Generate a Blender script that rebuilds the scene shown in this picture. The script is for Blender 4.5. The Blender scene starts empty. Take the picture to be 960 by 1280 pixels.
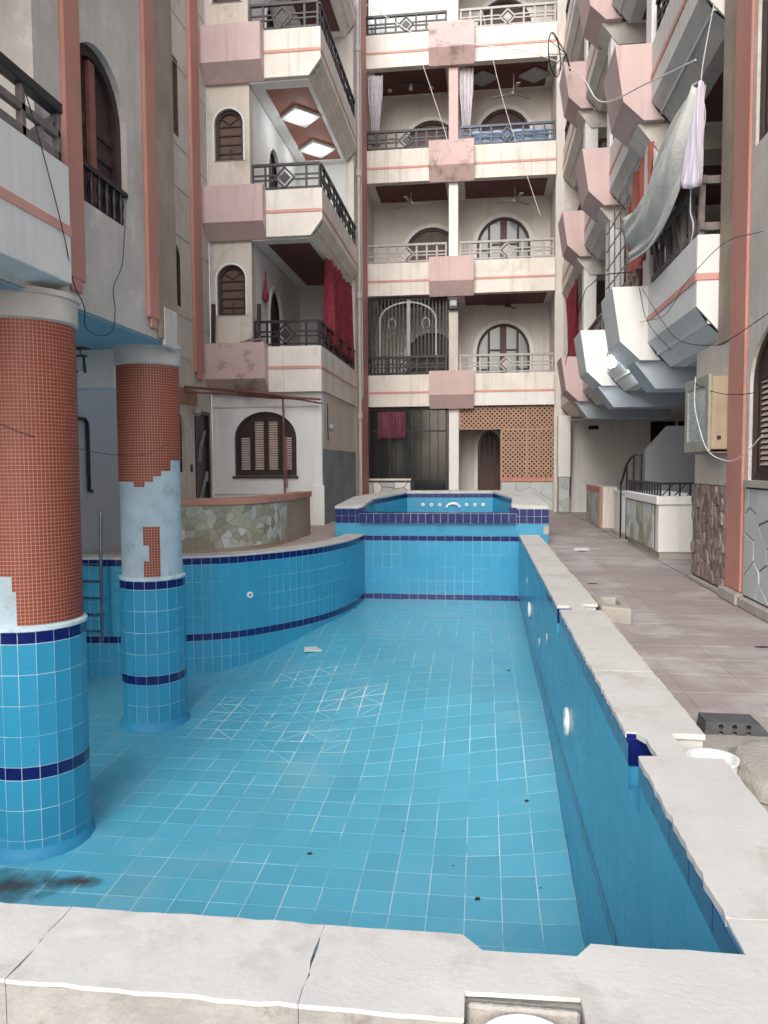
import bpy, bmesh, math, random
from mathutils import Vector, Matrix
from mathutils.geometry import tessellate_polygon
random.seed(7)
scene = bpy.context.scene
COL = scene.collection

# ------------------------------------------------------------------ camera
F_PX, VPX, VPY, ROLL = 960.0, 602.0, 582.0, math.radians(0.3)
yaw = math.atan2(VPX - 480, F_PX)
pit = math.atan((640 - VPY) * math.cos(yaw) / F_PX)
fw = Vector((-math.sin(yaw)*math.cos(pit), math.cos(yaw)*math.cos(pit), -math.sin(pit)))
rt = fw.cross(Vector((0, 0, 1))).normalized()
up = rt.cross(fw)
rt, up = rt*math.cos(ROLL) - up*math.sin(ROLL), rt*math.sin(ROLL) + up*math.cos(ROLL)
cam_d = bpy.data.cameras.new('camera')
cam = bpy.data.objects.new('camera', cam_d)
COL.objects.link(cam)
m = Matrix((rt, up, -fw)).transposed().to_4x4()
m.translation = (0, 0, 1.35)
cam.matrix_world = m
cam_d.sensor_fit = 'VERTICAL'
cam_d.sensor_height = 36.0
cam_d.lens = F_PX/1280*36.0
cam_d.clip_end = 3000
scene.camera = cam

# ------------------------------------------------------------------ world, sun, exposure
SUN_EL, SUN_AZ = math.radians(34), math.radians(188)      # high, soft, from behind the camera
w = bpy.data.worlds.new('World')
scene.world = w
w.use_nodes = True
wn, wl = w.node_tree.nodes, w.node_tree.links
wn.clear()
sky = wn.new('ShaderNodeTexSky')
sky.sky_type = 'NISHITA'
sky.sun_disc = False
sky.sun_elevation = SUN_EL
sky.sun_rotation = SUN_AZ
sky.air_density = 1.0
sky.dust_density = 3.0
hs = wn.new('ShaderNodeHueSaturation')
hs.inputs['Saturation'].default_value = 0.6
bg = wn.new('ShaderNodeBackground')
bg.inputs['Strength'].default_value = 0.15
wo = wn.new('ShaderNodeOutputWorld')
wl.new(sky.outputs[0], hs.inputs['Color'])
wl.new(hs.outputs[0], bg.inputs['Color'])
wl.new(bg.outputs[0], wo.inputs['Surface'])
sun_d = bpy.data.lights.new('sun', 'SUN')
sun_d.energy = 0.55
sun_d.angle = math.radians(35)
sun_d.color = (1.0, 0.985, 0.96)
sun = bpy.data.objects.new('sun', sun_d)
COL.objects.link(sun)
sdir = Vector((math.sin(SUN_AZ)*math.cos(SUN_EL), math.cos(SUN_AZ)*math.cos(SUN_EL), math.sin(SUN_EL)))
sun.rotation_euler = sdir.to_track_quat('Z', 'Y').to_euler()
sun.location = (0, -10, 30)
vs = scene.view_settings
vs.view_transform = 'Standard'
vs.look = 'None'
vs.gamma = 1.0
vs.use_curve_mapping = False
vs.exposure = 1.08
scene.cycles.use_denoising = True
scene.cycles.max_bounces = 6
scene.cycles.diffuse_bounces = 5

# ------------------------------------------------------------------ helpers
ORG = {}

def lin(r, g, b):
    f = lambda c: (c/255/12.92) if c/255 <= 0.04045 else ((c/255+0.055)/1.055)**2.4
    return (f(r), f(g), f(b), 1.0)

def tag(o, label=None, cat=None, group=None, kind=None):
    if label: o['label'] = label
    if cat: o['category'] = cat
    if group: o['group'] = group
    if kind: o['kind'] = kind
    return o

def thing(name, label, cat, loc, group=None):
    o = bpy.data.objects.new(name, None)
    o.empty_display_size = 0.2
    COL.objects.link(o)
    o.location = loc
    ORG[o.name] = Vector(loc)
    return tag(o, label, cat, group)

def place(o, parent, org):
    ORG[o.name] = Vector(org)
    if parent is not None:
        o.parent = parent
        o.location = Vector(org) - ORG[parent.name]
    else:
        o.location = org

class MB:
    """collects geometry in world coordinates; build() links it as one mesh object"""
    def __init__(s, M=None):
        s.v, s.f, s.M = [], [], M
    def add(s, vs_, fs):
        n = len(s.v)
        s.v += [Vector(p) for p in vs_]
        s.f += [tuple(i+n for i in f) for f in fs]
        return s
    def box(s, x0, x1, y0, y1, z0, z1):
        return s.add([(x0,y0,z0),(x1,y0,z0),(x1,y1,z0),(x0,y1,z0),(x0,y0,z1),(x1,y0,z1),(x1,y1,z1),(x0,y1,z1)],
                     [(0,3,2,1),(4,5,6,7),(0,1,5,4),(1,2,6,5),(2,3,7,6),(3,0,4,7)])
    def prism(s, poly, axis, a, b, holes=()):
        loops = [list(poly)] + [list(h) for h in holes]
        def p3(p, t):
            return {'x': (t, p[0], p[1]), 'y': (p[0], t, p[1]), 'z': (p[0], p[1], t)}[axis]
        tri = tessellate_polygon([[Vector((p[0], p[1], 0)) for p in l] for l in loops])
        flat = [p for l in loops for p in l]
        n = len(flat)
        fs = [tuple(t) for t in tri] + [tuple(i+n for i in reversed(t)) for t in tri]
        k = 0
        for l in loops:
            for i in range(len(l)):
                j = (i+1) % len(l)
                fs.append((k+i, k+j, k+j+n, k+i+n))
            k += len(l)
        return s.add([p3(p, a) for p in flat] + [p3(p, b) for p in flat], fs)
    def tube(s, pts, r, n=6, cap=True):
        pts = [Vector(p) for p in pts]
        rings = []
        ref = None
        for i, p in enumerate(pts):
            d = (pts[min(i+1, len(pts)-1)] - pts[max(i-1, 0)]).normalized()
            if ref is None:
                ref = Vector((0,0,1)) if abs(d.z) < 0.9 else Vector((1,0,0))
            a = d.cross(ref).normalized()
            b = a.cross(d).normalized()
            ref = b
            rr = r[i] if isinstance(r, (list, tuple)) else r
            rings.append([p + a*math.cos(t)*rr + b*math.sin(t)*rr for t in [2*math.pi*k/n for k in range(n)]])
        vs_ = [q for rg in rings for q in rg]
        fs = []
        for i in range(len(rings)-1):
            for k in range(n):
                k2 = (k+1) % n
                fs.append((i*n+k, i*n+k2, (i+1)*n+k2, (i+1)*n+k))
        if cap:
            fs.append(tuple(range(n-1, -1, -1)))
            fs.append(tuple((len(rings)-1)*n+k for k in range(n)))
        return s.add(vs_, fs)
    def bar(s, p, q, w_, h_, upv=(0,0,1)):
        p, q = Vector(p), Vector(q)
        d = (q-p).normalized()
        u = Vector(upv)
        if abs(d.dot(u)) > 0.95:
            u = Vector((0,1,0)) if abs(d.y) < 0.9 else Vector((1,0,0))
        a = d.cross(u).normalized()*w_/2
        b = a.cross(d).normalized()*h_/2
        vs_ = [e + x*a + y*b for e in (p, q) for x, y in ((-1,-1),(1,-1),(1,1),(-1,1))]
        return s.add(vs_, [(0,1,2,3),(7,6,5,4),(0,4,5,1),(1,5,6,2),(2,6,7,3),(3,7,4,0)])
    def lathe(s, prof, cx, cy, n=24, a0=0, a1=2*math.pi):
        full = abs(a1-a0-2*math.pi) < 1e-6
        m_ = n if full else n+1
        vs_ = [(cx+r*math.cos(a0+(a1-a0)*k/n), cy+r*math.sin(a0+(a1-a0)*k/n), z) for r, z in prof for k in range(m_)]
        fs = []
        for i in range(len(prof)-1):
            for k in range(n):
                k2 = (k+1) % m_
                fs.append((i*m_+k, i*m_+k2, (i+1)*m_+k2, (i+1)*m_+k))
        return s.add(vs_, fs)
    def build(s, name, mat, parent=None, smooth=False, bevel=0.0, recalc=True, org=None):
        if s.M is not None:
            s.v = [s.M @ p for p in s.v]
        xs = [p.x for p in s.v]; ys = [p.y for p in s.v]; zs = [p.z for p in s.v]
        o_ = Vector(org) if org else Vector(((min(xs)+max(xs))/2, (min(ys)+max(ys))/2, min(zs)))
        me = bpy.data.meshes.new(name)
        me.from_pydata([p - o_ for p in s.v], [], s.f)
        if recalc or bevel:
            bm = bmesh.new(); bm.from_mesh(me)
            if recalc:
                bmesh.ops.recalc_face_normals(bm, faces=bm.faces)
            if bevel:
                es = [e for e in bm.edges if len(e.link_faces) == 2 and e.calc_face_angle(0) > 0.5]
                bmesh.ops.bevel(bm, geom=es, offset=bevel, segments=1, affect='EDGES', clamp_overlap=True)
            bm.to_mesh(me); bm.free()
        if smooth:
            me.polygons.foreach_set('use_smooth', [True]*len(me.polygons))
            try: me.set_sharp_from_angle(angle=math.radians(40))
            except Exception: pass
        me.materials.append(mat)
        o = bpy.data.objects.new(name, me)
        COL.objects.link(o)
        place(o, parent, o_)
        return o

def inst(name, me, parent, M):
    o = bpy.data.objects.new(name, me)
    COL.objects.link(o)
    ORG[o.name] = M.translation.copy()
    if parent is not None:
        o.parent = parent
        o.matrix_basis = Matrix.Translation(-ORG[parent.name]) @ M
    else:
        o.matrix_basis = M
    return o

def frame(pos, face):
    """local x along the wall to the viewer's right, local -y out of the wall, z up"""
    a = {'-y': 0.0, '+x': math.pi/2, '-x': -math.pi/2, '+y': math.pi}[face]
    return Matrix.Translation(pos) @ Matrix.Rotation(a, 4, 'Z')

def catmull(pts, k=8):
    P = [Vector(p) for p in pts]
    P = [2*P[0]-P[1]] + P + [2*P[-1]-P[-2]]
    out = []
    for i in range(1, len(P)-2):
        for j in range(k):
            t = j/k
            out.append(0.5*((2*P[i]) + (P[i+1]-P[i-1])*t + (2*P[i-1]-5*P[i]+4*P[i+1]-P[i+2])*t*t + (3*P[i]-P[i-1]-3*P[i+1]+P[i+2])*t**3))
    out.append(P[-2])
    return out

# ------------------------------------------------------------------ materials
def mat(name, col, rough=0.75, var=0.12, scale=1.5, streak=0.0, stain=None, bump=0.15, bscale=40, rnd=0.0, hue=None, metal=0.0, spec=0.5, coat=0.0):
    """plaster / paint / stone: base colour with mottling, vertical dirt runs, blotchy stains and fine relief (world-space noise)"""
    M_ = bpy.data.materials.new(name)
    M_.use_nodes = True
    nt = M_.node_tree; N = nt.nodes; L = nt.links
    b = N['Principled BSDF']
    b.inputs['Roughness'].default_value = rough
    b.inputs['Metallic'].default_value = metal
    b.inputs['Specular IOR Level'].default_value = spec
    b.inputs['Coat Weight'].default_value = coat
    geo = N.new('ShaderNodeNewGeometry')
    def noise(sc, det=5.0, vec=None, rg=0.6):
        n = N.new('ShaderNodeTexNoise')
        n.inputs['Scale'].default_value = sc; n.inputs['Detail'].default_value = det; n.inputs['Roughness'].default_value = rg
        L.new(vec if vec else geo.outputs['Position'], n.inputs['Vector'])
        return n.outputs['Fac']
    def ramp(fac, a, b_):
        r = N.new('ShaderNodeMapRange')
        r.inputs['From Min'].default_value = a; r.inputs['From Max'].default_value = b_
        L.new(fac, r.inputs['Value'])
        return r.outputs['Result']
    def mix(fac, a, b_, mode='MIX'):
        x = N.new('ShaderNodeMix'); x.data_type = 'RGBA'; x.blend_type = mode
        if isinstance(fac, float): x.inputs[0].default_value = fac
        else: L.new(fac, x.inputs[0])
        for sock, v_ in ((x.inputs[6], a), (x.inputs[7], b_)):
            if isinstance(v_, tuple): sock.default_value = v_
            else: L.new(v_, sock)
        return x.outputs[2]
    def mul(a, k):
        x = N.new('ShaderNodeMath'); x.operation = 'MULTIPLY'; x.inputs[1].default_value = k
        L.new(a, x.inputs[0]); return x.outputs[0]
    lo = tuple(c*(1-var) for c in col[:3]) + (1,)
    hi = tuple(min(1, c*(1+var)) for c in col[:3]) + (1,)
    c = mix(ramp(noise(scale), 0.3, 0.7), lo, hi)
    c = mix(mul(ramp(noise(scale*9, 3.0), 0.35, 0.75), 0.35), c, lo)
    if streak:
        mp = N.new('ShaderNodeMapping'); mp.inputs['Scale'].default_value = (7.0, 7.0, 0.35)
        L.new(geo.outputs['Position'], mp.inputs['Vector'])
        c = mix(mul(ramp(noise(1.4, 4.0, mp.outputs[0]), 0.52, 0.78), streak), c, lin(120, 105, 92))
    if stain:
        sc_col, amt, ssc, thr = stain
        c = mix(mul(ramp(noise(ssc, 6.0, None, 0.7), thr, thr+0.12), amt), c, sc_col)
    if rnd:
        oi = N.new('ShaderNodeObjectInfo')
        rl = tuple(x*(1-rnd) for x in (hue or (1,1,1))) + (1,)
        rh = (1+rnd*0.6, 1+rnd*0.6, 1+rnd*0.6, 1)
        c = mix(1.0, c, mix(oi.outputs['Random'], rl, rh), 'MULTIPLY')
    L.new(c, b.inputs['Base Color'])
    rr = N.new('ShaderNodeMapRange')
    rr.inputs['To Min'].default_value = max(0.03, rough-0.1); rr.inputs['To Max'].default_value = min(1, rough+0.12)
    L.new(noise(scale*4, 3.0), rr.inputs['Value'])
    L.new(rr.outputs['Result'], b.inputs['Roughness'])
    if bump:
        bp = N.new('ShaderNodeBump'); bp.inputs['Strength'].default_value = bump; bp.inputs['Distance'].default_value = 0.02
        L.new(noise(bscale, 5.0), bp.inputs['Height'])
        L.new(bp.outputs['Normal'], b.inputs['Normal'])
    return M_

def film(name, col, amt):
    """thin dried film: opaque in the middle, breaking up towards its edge"""
    M_ = bpy.data.materials.new(name); M_.use_nodes = True
    N, L = M_.node_tree.nodes, M_.node_tree.links
    b = N['Principled BSDF']; b.inputs['Base Color'].default_value = col; b.inputs['Roughness'].default_value = 0.8
    tc = N.new('ShaderNodeTexCoord')
    mp = N.new('ShaderNodeMapping'); mp.inputs['Location'].default_value = (-0.5, -0.5, 0); mp.vector_type = 'POINT'
    L.new(tc.outputs['Generated'], mp.inputs['Vector'])
    sx = N.new('ShaderNodeVectorMath'); sx.operation = 'MULTIPLY'; sx.inputs[1].default_value = (2, 2, 0)
    L.new(mp.outputs[0], sx.inputs[0])
    ln = N.new('ShaderNodeVectorMath'); ln.operation = 'LENGTH'; L.new(sx.outputs[0], ln.inputs[0])
    nz = N.new('ShaderNodeTexNoise'); nz.inputs['Scale'].default_value = 7; nz.inputs['Detail'].default_value = 6
    L.new(tc.outputs['Object'], nz.inputs['Vector'])
    ad = N.new('ShaderNodeMath'); ad.operation = 'MULTIPLY_ADD'; ad.inputs[1].default_value = 1.3
    L.new(nz.outputs['Fac'], ad.inputs[0]); L.new(ln.outputs['Value'], ad.inputs[2])
    mr = N.new('ShaderNodeMapRange'); mr.inputs['From Min'].default_value = 1.45; mr.inputs['From Max'].default_value = 0.65
    mr.inputs['To Max'].default_value = amt
    L.new(ad.outputs[0], mr.inputs['Value']); L.new(mr.outputs['Result'], b.inputs['Alpha'])
    return M_

def emis(name, col, s):
    M_ = bpy.data.materials.new(name); M_.use_nodes = True
    b = M_.node_tree.nodes['Principled BSDF']
    b.inputs['Base Color'].default_value = (0.8, 0.8, 0.8, 1)
    b.inputs['Emission Color'].default_value = col
    b.inputs['Emission Strength'].default_value = s
    return M_

dirt = lin(105, 92, 80)
m_cream = mat('cream_paint', lin(222, 217, 209), streak=0.42, stain=(lin(190, 170, 150), 0.4, 1.2, 0.56))
m_greycream = mat('pale_grey_cream_paint', lin(208, 205, 199), var=0.09, streak=0.38, stain=(lin(180, 170, 160), 0.3, 1.2, 0.57))
m_white = mat('white_paint', lin(222, 222, 220), var=0.06, streak=0.15, stain=(lin(180, 176, 170), 0.3, 1.5, 0.58))
m_plaster = mat('grey_plaster', lin(196, 190, 183), var=0.2, scale=0.9, streak=0.22, stain=(lin(222, 218, 212), 0.55, 2.2, 0.55), bump=0.35)
m_plaster_dirty = mat('weathered_plaster', lin(202, 194, 183), var=0.12, scale=0.8, streak=0.3, stain=(lin(150, 130, 110), 0.45, 1.3, 0.55), bump=0.25)
m_rough = mat('raw_render', lin(158, 144, 128), var=0.2, scale=2.5, streak=0.3, bump=0.7, bscale=60)
m_pink = mat('pink_paint', lin(198, 174, 172), var=0.09, scale=1.2, streak=0.3, bump=0.1)
m_pink_peel = mat('peeling_pink_paint', lin(202, 176, 173), var=0.07, stain=(lin(140, 122, 112), 0.95, 1.8, 0.53), bump=0.2)
m_mauve = mat('mauve_paint', lin(172, 128, 124), var=0.08, streak=0.1)
m_orange = mat('salmon_paint', lin(186, 132, 119), var=0.1, scale=1.4, streak=0.3, stain=(lin(180, 110, 95), 0.4, 2.0, 0.56))
m_stripe = mat('red_stripe_paint', lin(206, 152, 142), var=0.1)
m_maroon = mat('maroon_ceiling', lin(90, 44, 42), var=0.1, rough=0.55)
m_brownpanel = mat('brown_ceiling', lin(150, 98, 84), var=0.08)
m_soffit = mat('light_blue_paint', lin(142, 172, 186), var=0.1, scale=0.8, stain=(lin(165, 185, 195), 0.5, 1.2, 0.55))
m_bluewall = mat('pale_blue_grey_wall', lin(176, 186, 194), var=0.08, scale=0.6)
m_concrete = mat('cement', lin(165, 160, 152), var=0.18, scale=3, bump=0.5, bscale=55, stain=(lin(110, 104, 98), 0.5, 4, 0.58))
m_bluecement = mat('pale_blue_cement', lin(178, 196, 206), var=0.1, scale=5, bump=0.4, bscale=35, stain=(lin(150, 162, 168), 0.7, 6, 0.55))
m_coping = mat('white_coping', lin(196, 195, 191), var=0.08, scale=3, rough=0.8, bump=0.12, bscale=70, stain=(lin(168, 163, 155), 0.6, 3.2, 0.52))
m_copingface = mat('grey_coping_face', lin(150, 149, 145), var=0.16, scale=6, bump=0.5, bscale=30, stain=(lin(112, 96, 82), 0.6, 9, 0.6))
m_tile = mat('blue_tile', lin(88, 176, 202), rough=0.34, var=0.05, scale=0.7, bump=0.03, bscale=12, rnd=0.07, coat=0.15, stain=(lin(128, 184, 200), 0.45, 0.9, 0.52))
m_walltile = mat('blue_wall_tile', lin(54, 146, 182), rough=0.3, var=0.05, scale=0.7, bump=0.03, bscale=12, rnd=0.05, coat=0.15)
m_skirt = mat('blue_skirting_tile', lin(50, 142, 184), rough=0.6, var=0.06, scale=2, bump=0.05)
m_navy = mat('navy_tile', lin(20, 30, 96), rough=0.22, var=0.08, scale=3, bump=0.02, rnd=0.12, coat=0.2)
m_grout = mat('white_grout', lin(205, 222, 228), rough=0.9, var=0.12, scale=2.2, stain=(lin(104, 170, 192), 0.95, 1.3, 0.47))
m_wgrout = mat('pale_wall_grout', lin(170, 208, 222), rough=0.9, var=0.12, scale=2.2, stain=(lin(70, 154, 192), 0.95, 1.1, 0.44))
m_bgrout = mat('blue_grout', lin(62, 152, 192), rough=0.9, var=0.1, scale=2)
m_mosaic = mat('terracotta_mosaic', lin(138, 62, 45), rough=0.5, var=0.22, scale=30, bump=0.05)
m_mosgrout = mat('mosaic_grout', lin(200, 160, 138), rough=0.95, var=0.1, scale=4)
m_deck = mat('pink_grey_paving', lin(154, 143, 141), rough=0.7, var=0.12, scale=2.2, bump=0.1, rnd=0.05, stain=(lin(182, 178, 176), 0.75, 0.8, 0.47))
m_deckgrout = mat('pale_paving_grout', lin(166, 156, 153), rough=0.9, var=0.12, scale=2)
m_ground = mat('dusty_ground', lin(170, 156, 146), rough=0.95, var=0.15, scale=0.5)
m_wood = mat('dark_brown_wood', lin(52, 37, 34), rough=0.55, var=0.2, scale=8, bump=0.1)
m_woodred = mat('red_brown_wood', lin(68, 36, 35), rough=0.5, var=0.15, scale=8, bump=0.05)
m_slat = mat('worn_shutter_slat', lin(190, 170, 160), rough=0.7, var=0.2, scale=9)
m_slatgrey = mat('grey_shutter_slat', lin(150, 130, 132), rough=0.7, var=0.15, scale=9)
m_black = mat('black_metal', lin(26, 28, 32), rough=0.45, var=0.2, scale=6, bump=0.05)
m_greywood = mat('weathered_timber', lin(116, 108, 105), rough=0.85, var=0.3, scale=9, bump=0.4, bscale=50)
m_railgrey = mat('grey_metal', lin(150, 152, 152), rough=0.5, var=0.2, scale=7)
m_railwhite = mat('chipped_white_metal', lin(166, 163, 160), rough=0.55, var=0.15, scale=8, stain=(lin(110, 90, 80), 0.7, 9, 0.58))
m_bluerail = mat('dark_blue_metal', lin(58, 72, 96), rough=0.45, var=0.2)
m_glass = mat('dark_glass', lin(36, 40, 42), rough=0.08, var=0.15, scale=1, bump=0.02, bscale=4)
m_paleglass = mat('pale_glass', lin(134, 144, 148), rough=0.1, var=0.1, scale=1, bump=0.02, bscale=4)
m_lampglass = mat('frosted_glass', lin(168, 182, 182), rough=0.25, var=0.06, scale=3, bump=0.02)
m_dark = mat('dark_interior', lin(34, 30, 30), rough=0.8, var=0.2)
m_darkdoor = mat('black_door', lin(34, 30, 32), rough=0.35, var=0.2, scale=4)
m_slate = mat('blue_grey_slate', lin(126, 136, 142), rough=0.6, var=0.25, scale=2, streak=0.7, bump=0.3)
m_stonegreen = mat('green_grey_stone', lin(158, 162, 150), rough=0.75, var=0.16, scale=5, bump=0.3, rnd=0.22, hue=(0.9, 0.85, 0.72), stain=(lin(120, 102, 84), 0.5, 2, 0.55))
m_stonepale = mat('pale_grey_stone', lin(180, 186, 186), rough=0.7, var=0.1, scale=3, bump=0.2, rnd=0.1)
m_stonebrown = mat('brown_grey_stone', lin(140, 126, 120), rough=0.8, var=0.25, scale=9, bump=0.5, rnd=0.3, hue=(0.8, 0.75, 0.75))
m_mortar = mat('dark_mortar', lin(82, 76, 70), rough=0.95, var=0.2, scale=6)
m_mortarpale = mat('pale_mortar', lin(150, 146, 138), rough=0.95, var=0.2, scale=6)
m_brownband = mat('mud_brown_band', lin(156, 116, 94), var=0.14, scale=3, streak=0.4)
m_pipe = mat('rusty_brown_pipe', lin(122, 78, 70), rough=0.7, var=0.25, scale=12)
m_pipegrey = mat('grey_drain_pipe', lin(186, 182, 178), rough=0.6, var=0.1, scale=4)
m_wire = mat('black_cable', lin(30, 30, 32), rough=0.6, bump=0)
m_wirewhite = mat('white_cable', lin(216, 214, 212), rough=0.6, bump=0)
m_pvc = mat('white_plastic', lin(222, 226, 224), rough=0.4, var=0.05, stain=(lin(180, 176, 168), 0.4, 8, 0.6))
m_redcloth = mat('red_curtain_cloth', lin(120, 38, 50), rough=0.95, var=0.4, scale=10, bump=0.3)
m_rust = mat('rust_curtain_cloth', lin(150, 84, 74), rough=0.9, var=0.2, scale=6, bump=0.1)
m_sheet = mat('grey_white_sheet', lin(196, 198, 194), rough=0.95, var=0.09, scale=5, bump=0.5, bscale=22)
m_lilac = mat('pale_lilac_cloth', lin(206, 200, 214), rough=0.9, var=0.06, scale=4, bump=0.1)
m_striped = mat('pale_striped_cloth', lin(190, 184, 190), rough=0.9, var=0.2, scale=10, bump=0.1)
m_lattice = mat('tan_lattice_wood', lin(176, 144, 124), rough=0.8, var=0.15, scale=5)
m_plywood = mat('weathered_board', lin(160, 146, 126), rough=0.8, var=0.16, scale=5, streak=0.4, stain=(lin(140, 116, 90), 0.5, 5, 0.56))
m_brick = mat('grey_hollow_block', lin(84, 86, 88), rough=0.95, var=0.25, scale=14, bump=0.7, bscale=60)
m_steel = mat('steel_tube', lin(120, 128, 134), rough=0.25, var=0.1, metal=0.9, bump=0)
m_dirtspot = mat('dirt', lin(52, 50, 50), rough=0.95, var=0.3, scale=20, bump=0)
m_mud = film('dried_mud', lin(70, 74, 78), 0.85)
m_dust = film('white_dust', lin(226, 222, 216), 0.7)
m_bulb = emis('lit_bulb', (0.92, 0.97, 1.0, 1), 60)
m_lit = emis('lit_diffuser', (0.95, 1.0, 0.97, 1), 6)

def lamp(name, loc, e, parent, r=0.06, col=(0.93, 0.98, 1.0)):
    d = bpy.data.lights.new(name, 'POINT'); d.energy = e; d.shadow_soft_size = r; d.color = col
    o = bpy.data.objects.new(name, d); COL.objects.link(o); place(o, parent, loc)
    return o

# ------------------------------------------------------------------ pool outline
RX, FY, PY, LX = 0.645, 13.42, 1.91, -5.45
curve = [(-2.06, 13.42), (-2.10, 12.7), (-2.22, 12.0), (-2.47, 11.3), (-2.86, 10.68), (-3.38, 10.12), (-3.98, 9.84), (-4.7, 9.67), (LX, 9.6)]
ccurve = [(p.x, p.y) for p in catmull([(a, b, 0) for a, b in curve], 6)]
ring_in = [(RX, PY), (RX, FY)] + ccurve + [(LX, PY)]

def offset_path(path, d):
    out = []
    for i, p in enumerate(path):
        a = Vector(path[max(i-1, 0)]); b = Vector(path[min(i+1, len(path)-1)])
        t = (b-a).normalized()
        out.append((p[0] + t.y*d, p[1] - t.x*d))
    return out

def smooth(t):
    t = max(0.0, min(1.0, t)); return t*t*(3-2*t)

def floor_z(x, y):
    d = (x-0.65)*-0.772 + (y-8.1)*-0.636            # distance from the crease towards the deep end
    zs = -1.02 - 0.028*(FY-y)
    zd = -1.46 - 0.045*max(0, 9.0-y)
    return zs + (zd-zs)*smooth(d/2.3)

def inside(x, y, poly):
    c = False; j = len(poly)-1
    for i in range(len(poly)):
        (xi, yi), (xj, yj) = poly[i], poly[j]
        if (yi > y) != (yj > y) and x < (xj-xi)*(y-yi)/(yj-yi)+xi: c = not c
        j = i
    return c

# ------------------------------------------------------------------ ground
co_right, co_front = 0.99, 1.61
co_left = offset_path(ccurve, 0.30)
hole = [(co_right-0.02, co_front+0.02), (co_right-0.02, FY+0.06), (-2.4, FY+0.06)] + co_left[2:] + [(LX-0.3, co_front+0.02)]
g = MB()
g.prism([(-160, -120), (160, -120), (160, 200), (-160, 200)], 'z', -0.25, -0.012, [hole])
tag(g.build('ground', m_ground), kind='structure')

# left terrace, a step above the walkway
tb = co_left[1:-1]
t = MB()
t.prism([(-2.37, FY)] + tb + [(-5.74, 9.93), (-5.74, 22.55), (-2.62, 22.55), (-2.62, FY)], 'z', -0.011, 0.10)
tag(t.build('left_terrace', mat('terrace_paving', lin(176, 160, 152), var=0.14, scale=2, stain=(lin(130, 116, 104), 0.4, 1.5, 0.55))), kind='structure')

# walkway paving: each slab a piece of its own
walk = MB().box(1.0, 2.47, -1.5, 23.2, -0.0115, -0.006).build('walkway', m_deckgrout)
tag(walk, kind='structure')
bx = MB().box(0, 0.3975, 0, 0.3985, 0, 0.009)
pm = bx.build('paver', m_deck, bevel=0.002)
pme = pm.data; bpy.data.objects.remove(pm)
shift = -pme.vertices[0].co.x
for i in range(4):
    for j in range(50):
        x0, y0 = 0.80 + 0.40*i, -0.17 + 0.4045*j
        if y0 < 2.0: continue
        if i == 0 and True:
            continue
        if 3.0 < y0 < 4.15 and i <= 1 and y0 < 4.0:
            continue
        inst('paver', pme, walk, Matrix.Translation((x0+0.198, y0+0.198, -0.009)))
# narrow row of cut slabs beside the coping
cut = MB().box(0, 0.196, 0, 0.3985, 0, 0.009).build('paver', m_deck, bevel=0.002)
cme = cut.data; bpy.data.objects.remove(cut)
for j in range(50):
    y0 = -0.17 + 0.4045*j
    if y0 < 4.2: continue
    inst('paver', cme, walk, Matrix.Translation((1.10, y0+0.198, -0.009)))
cut = MB().box(0, 0.465, 0, 0.3985, 0, 0.009).build('paver', m_deck, bevel=0.002)
rme = cut.data; bpy.data.objects.remove(cut)
for j in range(6, 54):
    inst('paver', rme, walk, Matrix.Translation((2.235, -0.17+0.4045*j+0.198, -0.0092)))

# ------------------------------------------------------------------ pool floor, tile by tile
TS = 0.25
cells = []
for i in range(-26, 1):
    for j in range(0, 48):
        x0, y0 = RX - 0.002 + TS*i - TS, PY + 0.02 + TS*j
        x1, y1 = x0+TS, y0+TS
        if any(inside(x, y, ring_in) for x, y in ((x0+.01, y0+.01), (x1-.01, y0+.01), (x1-.01, y1-.01), (x0+.01, y1-.01))):
            cells.append((x0, y0, x1, y1))
def cell_cut(c):
    """0 = whole tile, 1 / 2 = tile cut along one or the other diagonal (where the slopes meet)"""
    ex, ey = ((c[0]+c[2])/2+2.05)/1.05, ((c[1]+c[3])/2-8.5)/1.25
    return random.choice((0, 1, 1, 2, 2, 1)) if ex*ex+ey*ey < 1 else 0
cuts = {c: cell_cut(c) for c in cells}
fl = MB()
for c in cells:
    x0, y0, x1, y1 = c
    fl.add([(x, y, floor_z(x, y)-0.0016) for x, y in ((x0, y0), (x1, y0), (x1, y1), (x0, y1))], {0: [(0, 1, 2, 3)], 1: [(0, 1, 2), (0, 2, 3)], 2: [(1, 2, 3), (1, 3, 0)]}[cuts[c]])
pool_floor = fl.build('pool_floor', m_grout, recalc=False)
tag(pool_floor, kind='structure')

def tile_prism(poly):
    n = len(poly)
    cx = sum(p[0] for p in poly)/n; cy = sum(p[1] for p in poly)/n
    vs_ = [(x, y, floor_z(x, y)) for x, y in poly] + [(x, y, floor_z(x, y)-0.003) for x, y in poly]
    return vs_, [tuple(range(n))] + [(i, n+i, n+(i+1) % n, (i+1) % n) for i in range(n)]

def shrink(poly, gp):
    n = len(poly); cx = sum(p[0] for p in poly)/n; cy = sum(p[1] for p in poly)/n
    out = []
    for x, y in poly:
        dx, dy = cx-x, cy-y; l = math.hypot(dx, dy)
        out.append((x+dx/l*gp, y+dy/l*gp))
    return out

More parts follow.
